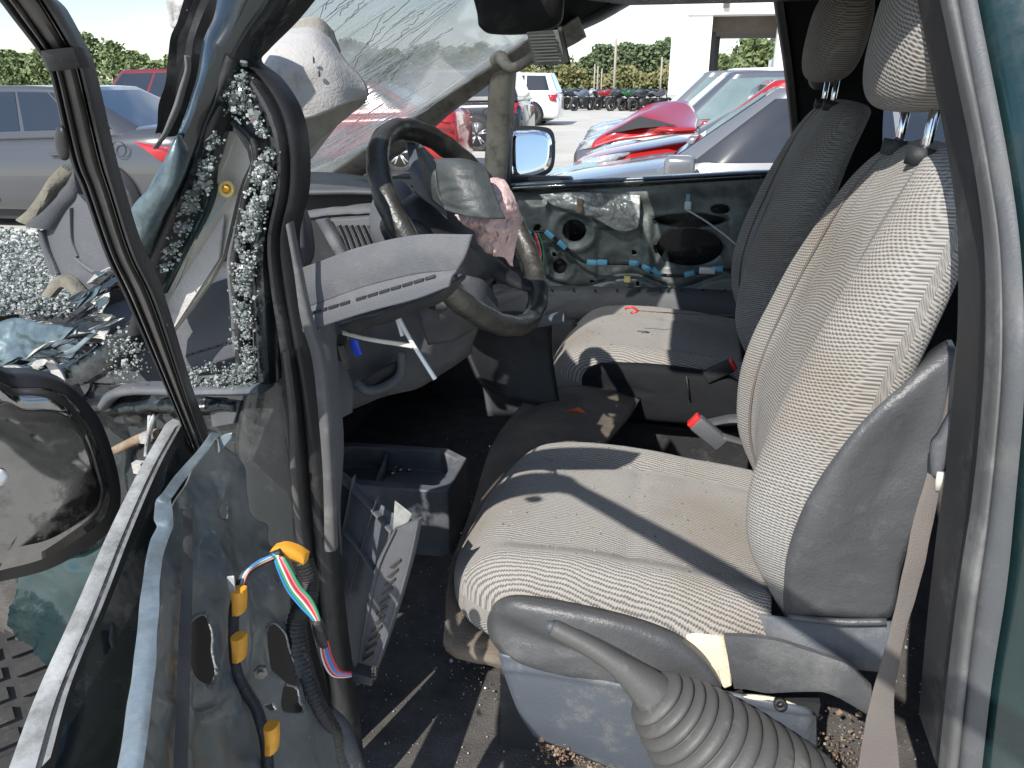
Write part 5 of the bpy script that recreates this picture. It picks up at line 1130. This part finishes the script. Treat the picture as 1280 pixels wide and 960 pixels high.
# ============================================================ driver door (open, twisted)
dd = empty('driver_door', P(200, 700, .6), van, 'open driver door stripped of its lining, bare grey metal with coloured wiring')
FL = [(-45, -60, .38), (0, 7, .44), (44, 64, .478), (59, 91, .495), (84, 198, .54), (101, 240, .56), (129, 319, .60), (158, 381, .635), (215, 509, .70), (240, 570, .735)]
FR = [(20, -62, .385), (64, 0, .445), (97, 60, .48), (107, 87, .495), (134, 198, .54), (146, 240, .56), (171, 319, .60), (201, 384, .635), (240, 509, .70), (262, 568, .735)]
FL = [Vector((.16, -.11, 1.585)), Vector((-.13, .155, 1.58))]+[P(*q) for q in FL]
FR = [Vector((.185, -.085, 1.585)), Vector((-.105, .18, 1.58))]+[P(*q) for q in FR]
DH = Vector((-.57, .82, 0))
def mixp(t, off=0): return [a.lerp(b, t)+DH*off for a, b in zip(FL, FR)]
for (t0, t1, mt_, dp, off) in ((0, .20, 'rubber', .075, 0), (.19, .31, 'grey_rubber', .07, .002), (.30, .74, 'channel', .065, .006), (.735, .80, 'dark_paint', .07, .002), (.79, 1, 'rubber', .080, 0)):
    ribbon('window_frame', mixp(t0, off), mixp(t1, off), mt_, dd, dp, n=100, hint=DH)
puff('frame_clip', [(70, 160, .50), (80, 158, .50), (86, 180, .505), (86, 198, .51), (76, 199, .51), (68, 180, .505)], 'rubber', dd, .008, 24, 4, None, .012)
ribbon('frame_joint', [(44, 64, .474), (50, 76, .478), (56, 90, .488)], [(97, 58, .476), (101, 70, .48), (106, 84, .49)], 'dash_black', dd, .040, n=10, hint=DH)
# sealing strip running back along the belt, black inside
ribbon('belt_strip', [(203, 532, .70), (170, 590, .63), (130, 670, .54), (90, 760, .46), (40, 870, .385), (0, 975, .32)], [(216, 536, .70), (185, 592, .63), (148, 675, .54), (112, 765, .46), (66, 875, .385), (36, 975, .32)], 'bright_edge', dd, .02, n=60)
ribbon('belt_strip_side', [(216, 536, .70), (185, 592, .63), (148, 675, .54), (112, 765, .46), (66, 875, .385), (36, 975, .32)], [(226, 545, .71), (194, 600, .64), (158, 683, .55), (121, 775, .468), (76, 885, .39), (50, 985, .325)], 'rubber', dd, .012, n=60)
ribbon('outer_panel_inside', [(224, 545, .72), (194, 600, .65), (158, 683, .56), (121, 775, .478), (76, 885, .40), (48, 985, .335)], [(232, 575, .735), (222, 640, .67), (214, 720, .59), (208, 800, .52), (204, 900, .46), (210, 990, .42)], 'dark_paint', dd, .01, n=50,
       prof=[(0, 0), (.2, .8), (.4, 1.8), (.6, 2), (.8, 1.2), (1, .6), (1, 1.6), (.8, 2.2), (.6, 3), (.4, 2.8), (.2, 1.8), (0, 1)])
for (x, y, rx, ry) in ((141, 795, 5, 17), (125, 838, 5, 10), (117, 868, 6, 12)):
    puff('panel_hole', [(x-rx, y+4, .47), (x, y-ry, .48), (x+rx, y-4, .48), (x+1, y+ry, .465)], 'hub_black', dd, .001, 24, 2, None, .003)
# bright folded metal edge
ribbon('door_flange', [(262, 542, .725), (243, 567, .69), (222, 590, .65), (200, 618, .605), (192, 628, .595), (190, 648, .572), (194, 660, .562), (184, 680, .54), (178, 710, .505), (168, 790, .435), (156, 880, .375), (138, 985, .32)],
       [(268, 548, .725), (254, 568, .69), (232, 595, .65), (210, 624, .605), (206, 632, .595), (208, 650, .572), (208, 664, .562), (200, 685, .54), (193, 715, .505), (188, 790, .435), (180, 880, .375), (166, 985, .32)], 'metal_edge', dd, .010, n=90, rough=.0012)
# inner panel sheet with relief and real holes
def rel_d(a, b):
    d = 0
    d += -.016*math.exp(-((a-300-(b-640)*.15)/13)**2)*math.exp(-((b-680)/90)**2)      # vertical ridge
    d += .016*math.exp(-((a-272)/14)**2)*math.exp(-((b-720)/70)**2)
    d += .010*math.exp(-(((a-232)/7)**2))*(b > 640)
    r = math.hypot((a-262)/24, (b-810)/58); d += -.010*math.exp(-((r-1.1)/.2)**2)
    r = math.hypot((a-358)/30, (b-820)/60); d += -.010*math.exp(-((r-1.1)/.2)**2)
    d += .020*nn((a*.018, b*.014, 2), 1)+.006*nn((a*.05, b*.04, 7), 1)
    d += -.010*math.exp(-((a-325)/16)**2-((b-800)/85)**2)
    r = math.hypot((a-352)/42, (b-678)/24); d += .014*math.exp(-((r-.8)/.4)**2)
    return d
psurf('inner_panel', [[(266, 546, .735), (274, 552, .745), (284, 560, .755), (292, 570, .76)],
                      [(236, 592, .68), (258, 600, .70), (285, 615, .72), (312, 625, .75)],
                      [(206, 650, .59), (245, 655, .63), (292, 670, .68), (338, 690, .74)],
                      [(196, 715, .515), (250, 720, .58), (310, 735, .64), (370, 760, .71)],
                      [(188, 790, .44), (250, 800, .53), (320, 810, .60), (398, 840, .68)],
                      [(180, 880, .385), (250, 890, .47), (330, 900, .55), (418, 920, .64)],
                      [(166, 990, .33), (250, 990, .42), (335, 990, .50), (430, 990, .60)]], 'door_metal', dd, 90, 130,
      holes=[(259, 808, 12, 44, -.18), (357, 815, 16, 46, -.2), (278, 641, 6, 9, -.5), (337, 882, 9, 6, .6), (303, 862, 9, 15, -.4), (384, 806, 4, 9, -.2), (362, 880, 12, 22, -.3), (345, 705, 3, 3, 0)], relief=rel_d, thick=.0022)
psurf('cavity_shade_sheet', [[(225, 660, .68), (372, 720, .79)], [(215, 990, .53), (440, 990, .70)]], 'cavity_shade_black', dd, 8, 8, thick=.004)  # black sheet added so the panel holes look deep in shade
ribbon('panel_return', [(228, 640, .60), (226, 720, .535), (222, 800, .47), (218, 900, .41), (214, 990, .36)], [(238, 640, .61), (238, 720, .545), (236, 800, .48), (233, 900, .42), (230, 990, .37)], 'channel', dd, .004, n=30)
MB().disc(P(326, 840, .575), (.5, -.8, .2), .0075, .006, 6).disc(P(326, 840, .572), (.5, -.8, .2), .0035, .014, 10).build('bolt', 'steel', dd, smooth=False)
slab('torn_bracket', [(372, 545, .80), (385, 541, .80), (389, 546, .80), (384, 556, .80), (373, 560, .80), (372, 566, .80), (366, 560, .80)], 'bright_edge', dd, .003) if False else None
slab('torn_bracket', [(271, 548, .735), (280, 543, .735), (290, 541, .735), (289, 548, .735), (278, 562, .73), (272, 568, .73)], 'metal_edge', dd, .003)
slab('edge_tab', [(193, 523, .70), (186, 545, .69), (183, 570, .68), (179, 568, .68), (182, 540, .69), (190, 518, .70)], 'bright_edge', dd, .004)
# harness with orange tapes and wires
HN = [(352, 690, .655), (338, 696, .65), (320, 706, .635), (304, 720, .62), (298, 740, .612), (293, 760, .60), (292, 790, .585), (293, 820, .57), (298, 845, .56), (308, 865, .555), (320, 885, .55), (328, 910, .54), (333, 935, .535), (336, 975, .52)]
HN = [(a, b, y-.016) for a, b, y in HN]
MB().tube(HN, [.005]*5+[.0055]*4+[.006]*5, 8, 90).build('wiring_harness', 'tape', dd)
for (x, y, y2, d) in ((293, 742, 770, .578), (293, 801, 829, .552), (334, 914, 945, .515)):
    ribbon('orange_tape', [(x-9, y, d), (x-7.5, (y+y2)/2, d-.003), (x-7, y2, d-.006)], [(x+8, y+1, d), (x+8.5, (y+y2)/2, d-.003), (x+7.5, y2+1, d-.006)], 'orange_tape', dd, .016, n=10,
           prof=[(0, .5), (.1, .2), (.3, 0), (.7, 0), (.9, .2), (1, .5), (.9, .9), (.5, 1), (.1, .9)])
ribbon('orange_tape', [(338, 688, .635), (352, 685, .64), (368, 690, .645), (380, 698, .65)], [(336, 697, .635), (352, 698, .64), (364, 704, .645), (378, 709, .65)], 'orange_tape', dd, .014, n=14, rough=.001)
slab('clear_tab', [(283, 721, .585), (292, 720, .585), (294, 745, .58), (287, 745, .58)], 'bright_edge', dd, .002)
for k, c in enumerate(('blue', 'white', 'green', 'pink')):
    MB().tube([(340+k, 694+k, .628), (322, 702+k*1.5, .615), (306+k*1.2, 716, .60), (299+k*1.2, 735, .595)], .0012, 5, 16).build('wire', 'wire_'+c, dd)
for k, c in enumerate(('blue', 'green', 'white', 'red', 'pink', 'green')):
    o_ = k*3.0
    MB().tube([(342+o_*.8, 692+k, .63), (348+o_, 712, .63), (360+o_, 738-k, .635), (376+o_*.9, 758-k*1.5, .64), (394+o_*.35, 778-k*.8, .645), (398+k*.8, 798, .65)], .0016, 6, 30).build('wire', 'wire_'+c, dd)
MB().tube([(396, 775, .645), (400, 790, .648), (406, 806, .652)], [.006, .0075, .006], 8, 10).build('cable_sleeve', 'tape', dd)
for k, c in enumerate(('white', 'red', 'pink', 'blue', 'blue', 'red')):
    o_ = k*2.0
    MB().tube([(400+o_*.9, 800, .65), (404+o_, 825-o_*.5, .655), (414+o_*.8, 843-o_*.7, .66), (428, 846-o_*.6, .668), (442, 844-o_*.3, .675)], .0016, 6, 26).build('wire', 'wire_'+c, dd)
pc = P(456, 843, .675); mod_bevel(MB().box(pc, (.026, .02, .013), Matrix.Rotation(R(5), 3, 'Y')).build('plug', 'hub_black', dd), .002)
for i in range(4):
    for j in range(2): MB().box(P(466+j*3.4, 835+i*4, .664), (.002, .004, .0022)).build('plug_pin', 'channel', dd, smooth=False)
# thick corrugated cables
path = cr([P(*q) for q in ((378, 700, .70), (386, 725, .70), (384, 748, .69), (372, 775, .68), (374, 810, .665), (382, 845, .65), (392, 875, .64), (405, 900, .64), (425, 925, .66), (440, 975, .66))], 170)
MB().tube(path, [.0115+.0012*(i % 3 == 0) for i in range(170)], 12).build('corrugated_cable', 'tape', dd)
path = cr([P(*q) for q in ((408, 890, .65), (428, 910, .66), (438, 935, .66), (455, 985, .66))], 80)
MB().tube(path, [.009+.0012*(i % 3 == 0) for i in range(80)], 12).build('corrugated_cable', 'dash_dark', dd)
MB().tube([(366, 895, .60), (376, 915, .60), (392, 940, .60), (398, 985, .59)], .003, 6, 20).build('wire', 'wire_black', dd)
puff('brown_grommet', [(377, 925, .60), (386, 918, .60), (390, 935, .60), (386, 965, .59), (376, 960, .59)], 'rust', dd, .004, 24, 4)
# mirror on the door
dm = [(x, y) for x, y in ((-40, 478), (20, 474), (60, 476), (95, 490), (125, 525), (145, 580), (151, 625), (140, 660), (110, 685), (60, 712), (0, 727), (-45, 735))]
MN2 = Vector((.84, -.52, -.12)).normalized(); M2 = P(60, 600, .655)
puff('mirror_housing', [PP(x, y, M2, MN2) for x, y in dm], 'black_trim', dd, .002, 80, 3, MN2, .035)
dm2 = [(-30, 488), (20, 486), (62, 487), (88, 500), (112, 535), (130, 585), (137, 622), (128, 650), (100, 672), (55, 698), (0, 713), (-30, 720)]
puff('mirror_glass', [PP(x, y, M2+MN2*.005, MN2) for x, y in dm2], 'mirror_dusty', dd, .0008, 80, 4, MN2, .003)
puff('sticker', [PP(x, y, M2+MN2*.008, MN2) for x, y in ((-4, 588), (6, 588), (11, 596), (4, 606), (-4, 605))], 'white_plastic', dd, .0003, 16, 2, MN2, .001)

# ============================================================ crushed front wing, cowl, wheel
fw = empty('front_wing', P(80, 450, 1.0), van, 'crushed front wing with torn cowl and shattered glass')
def rel_c(a, b): return .03*nn((a*.03, b*.03, 0), 1)+.015*nn((a*.1, b*.1, 2), 1)
psurf('crumpled_sheet', [[(-30, 290, 1.35), (30, 285, 1.35), (90, 300, 1.3), (150, 340, 1.2)], [(-30, 330, 1.25), (40, 325, 1.25), (90, 350, 1.2), (140, 370, 1.15)], [(-30, 375, 1.15), (40, 385, 1.15), (90, 400, 1.1), (130, 410, 1.08)], [(-30, 390, 1.1), (40, 400, 1.1), (90, 415, 1.08), (130, 430, 1.05)]], 'debris', fw, 60, 50, relief=rel_c, thick=.002)
slab('cowl_panel', [(60, 285, .985), (80, 262, .985), (97, 242, .985), (115, 262, .98), (135, 310, .97), (148, 352, .965), (112, 374, .97), (84, 345, .975), (62, 343, .98), (48, 300, .985)], 'dash_grey', fw, .06, bev=.006)
ribbon('cowl_panel', [(27, 283, .965), (52, 262, .97), (75, 236, .975), (90, 210, .98)], [(62, 288, .975), (80, 264, .98), (92, 250, .98), (98, 243, .985)], 'dash_dark', fw, .02, n=20)
ribbon('cowl_rib', [(84, 262, .978), (86, 300, .975), (92, 322, .972)], [(88, 260, .978), (90, 300, .975), (97, 320, .972)], 'dash_grey', fw, .02, n=12)
ribbon('cowl_rib', [(92, 320, .972), (110, 334, .968), (140, 350, .962)], [(92, 325, .972), (108, 340, .968), (138, 356, .962)], 'dash_grey', fw, .02, n=12)
ribbon('foam_strip', [(72, 207, .99), (50, 235, .99), (38, 255, .985), (16, 274, .98)], [(86, 218, .99), (64, 240, .99), (50, 262, .985), (38, 283, .98)], 'foam_strip', fw, .02, n=24, rough=.004)
ribbon('foam_strip', [(48, 368, .96), (66, 348, .96), (84, 350, .955), (104, 372, .95)], [(62, 372, .955), (72, 362, .955), (82, 364, .95), (96, 378, .945)], 'foam_strip', fw, .016, n=24, rough=.003)
ribbon('cowl_edge', [(45, 290, .975), (58, 320, .975), (66, 345, .97)], [(50, 288, .975), (64, 320, .975), (72, 343, .97)], 'dash_dark', fw, .012, n=14, rough=.003)
slab('black_gap', [(30, 385, 1.06), (95, 375, 1.05), (108, 385, 1.04), (80, 405, 1.04), (40, 400, 1.05)], 'hub_black', fw, .02)
psurf('crumpled_sheet', [[(-20, 410, 1.0), (20, 398, 1.0), (60, 405, .98), (100, 410, .96)], [(-20, 430, .98), (20, 425, .98), (60, 430, .96), (100, 432, .95)], [(-20, 455, .96), (20, 450, .96), (50, 455, .95), (90, 450, .94)]], 'scraped_paint', fw, 30, 20, relief=lambda a, b: .3*rel_c(a, b), thick=.003)
rs_ = random.Random(5)
for i in range(46):
    t = rs_.random(); cx_ = [140, 112, 118, 96, 62, 20][int(t*5.99)]+rs_.uniform(-16, 16); cy_ = [352, 378, 402, 424, 446, 462][int(t*5.99)]+rs_.uniform(-10, 10); yy = .93-.0004*(140-cx_)+rs_.uniform(-.02, .01)
    an = rs_.uniform(-.9, .3); l_ = rs_.uniform(8, 24); w_ = rs_.uniform(2.5, 7)
    q = [(-l_, -w_*rs_.uniform(.1, .6)), (-l_*.2, -w_), (l_*.7, -w_*.5), (l_, w_*rs_.uniform(-.3, .5)), (l_*.3, w_*.8), (-l_*.6, w_*.5)]
    slab('torn_shard', [(cx_+x*math.cos(an)-y*math.sin(an), cy_+x*math.sin(an)+y*math.cos(an), yy+rs_.uniform(-.012, .012)) for x, y in q], rs_.choice(('debris', 'debris', 'scraped_paint', 'dash_grey', 'dark_paint', 'rubber', 'headliner')), fw, rs_.uniform(.002, .006), bev=.0005)
ribbon('wing_roll', [(155, 395, .92), (130, 425, .91), (90, 450, .90), (40, 470, .90), (-20, 485, .90)], [(175, 420, .92), (150, 455, .91), (105, 480, .90), (60, 495, .90), (-20, 505, .90)], 'dark_paint', fw, .04, n=40, rough=.008)
ribbon('torn_strip', [(52, 452, .885), (60, 465, .885), (66, 478, .885)], [(62, 448, .885), (72, 462, .885), (80, 476, .885)], 'headliner', fw, .006, n=10, rough=.003)
ribbon('torn_strip', [(-20, 468, .88), (30, 455, .885), (80, 440, .89), (118, 412, .90)], [(-20, 473, .88), (30, 460, .885), (84, 445, .89), (122, 416, .90)], 'metal_edge', fw, .004, n=60, rough=.004)
psurf('wing_inner', [[(110, 480, .93), (170, 480, .92), (230, 490, .9), (300, 498, .9)], [(110, 520, .95), (170, 520, .93), (230, 530, .91), (300, 540, .9)], [(120, 600, .95), (170, 600, .93), (230, 600, .91), (300, 620, .9)], [(100, 700, .93), (170, 700, .91), (230, 700, .9), (300, 700, .9)]], 'dark_paint', fw, 40, 40, relief=lambda a, b: .4*rel_c(a, b)-.02*math.exp(-((b-505)/8)**2), thick=.003)
ribbon('wing_ledge', [(120, 505, .90), (130, 492, .90), (160, 486, .89), (210, 486, .885)], [(126, 516, .90), (140, 502, .90), (165, 496, .89), (214, 497, .885)], 'dash_grey', fw, .03, n=24)
slab('grey_bracket', [(260, 500, .89), (300, 503, .89), (292, 530, .89), (265, 535, .89)], 'dash_grey', fw, .01)
ribbon('brown_pipe', [(135, 562, .90), (170, 545, .895), (190, 540, .89)], [(138, 572, .90), (172, 556, .895), (192, 550, .89)], 'rust', fw, .014, n=14)
MB().tube([(188, 520, .84), (186, 545, .835), (184, 570, .83)], [.004, .003, .005], 6, 20).build('cable_tie', 'headliner', fw)
MB().box(P(182, 548, .82), (.012, .01, .012)).build('cable_clip', 'headliner', fw, smooth=False)
MB().box(P(174, 584, .81), (.014, .01, .016)).build('cable_clip', 'headliner', fw, smooth=False)
psurf('wing_skin', [[(-60, 690, .90), (40, 700, .86), (130, 680, .84), (170, 600, .86)], [(-60, 750, .88), (30, 745, .84), (100, 740, .82), (150, 680, .84)], [(-60, 800, .88), (20, 790, .84), (80, 800, .82), (120, 760, .82)], [(-60, 840, .9), (10, 825, .86), (60, 860, .84), (110, 860, .82)]], 'teal_paint', fw, 30, 30, relief=lambda a, b: .25*rel_c(a, b), thick=.003)
MB().box((-1.7, 1.6, .75), (1.0, 1.2, .5)).build('engine_bay', 'dash_black', fw, smooth=False)
mb = MB()
for i in range(3200):
    x, y = random.uniform(-20, 110), random.uniform(300, 400); p = P(x, y, 1.30-.0022*(y-290))
    s = random.uniform(.002, .006); p.z += random.uniform(0, .02)
    mb.box(p+Vector((0, -.02, .01)), (s, s, s*.5), Matrix.Rotation(random.random()*6, 3, 'X') @ Matrix.Rotation(random.random()*6, 3, 'Z'))
mb.build('glass_crumbs', 'glass_crumb', fw, smooth=False, kind='stuff')
# front wheel, low at left
fwz = P(10, 900, .86)
wc = Vector((fwz.x-.05, .93, .33))
ax = Vector((.62, .78, 0)).normalized(); at_ = ax.cross(Vector((0, 0, 1)))
t_ = MB().disc(wc, ax, .34, .22, 60, .21).build('tyre', 'tyre', van); mod_bevel(t_, .02, 3)
mb = MB()
for k in range(64):
    a = 2*math.pi*k/64; d = at_*math.cos(a)+Vector((0, 0, 1))*math.sin(a); e = -at_*math.sin(a)+Vector((0, 0, 1))*math.cos(a)
    for q, yy in enumerate((-.085, -.03, .03, .085)):
        rot = Matrix((e, ax, d)).transposed()
        mb.box(wc+d*.343+ax*yy+e*(.006 if q % 2 else 0), (.020, .042, .012), rot)
mb.build('tread_block', 'tyre', van, smooth=False, kind='stuff')
MB().disc(wc, ax, .21, .16, 40).build('rim', 'rim_silver', van)
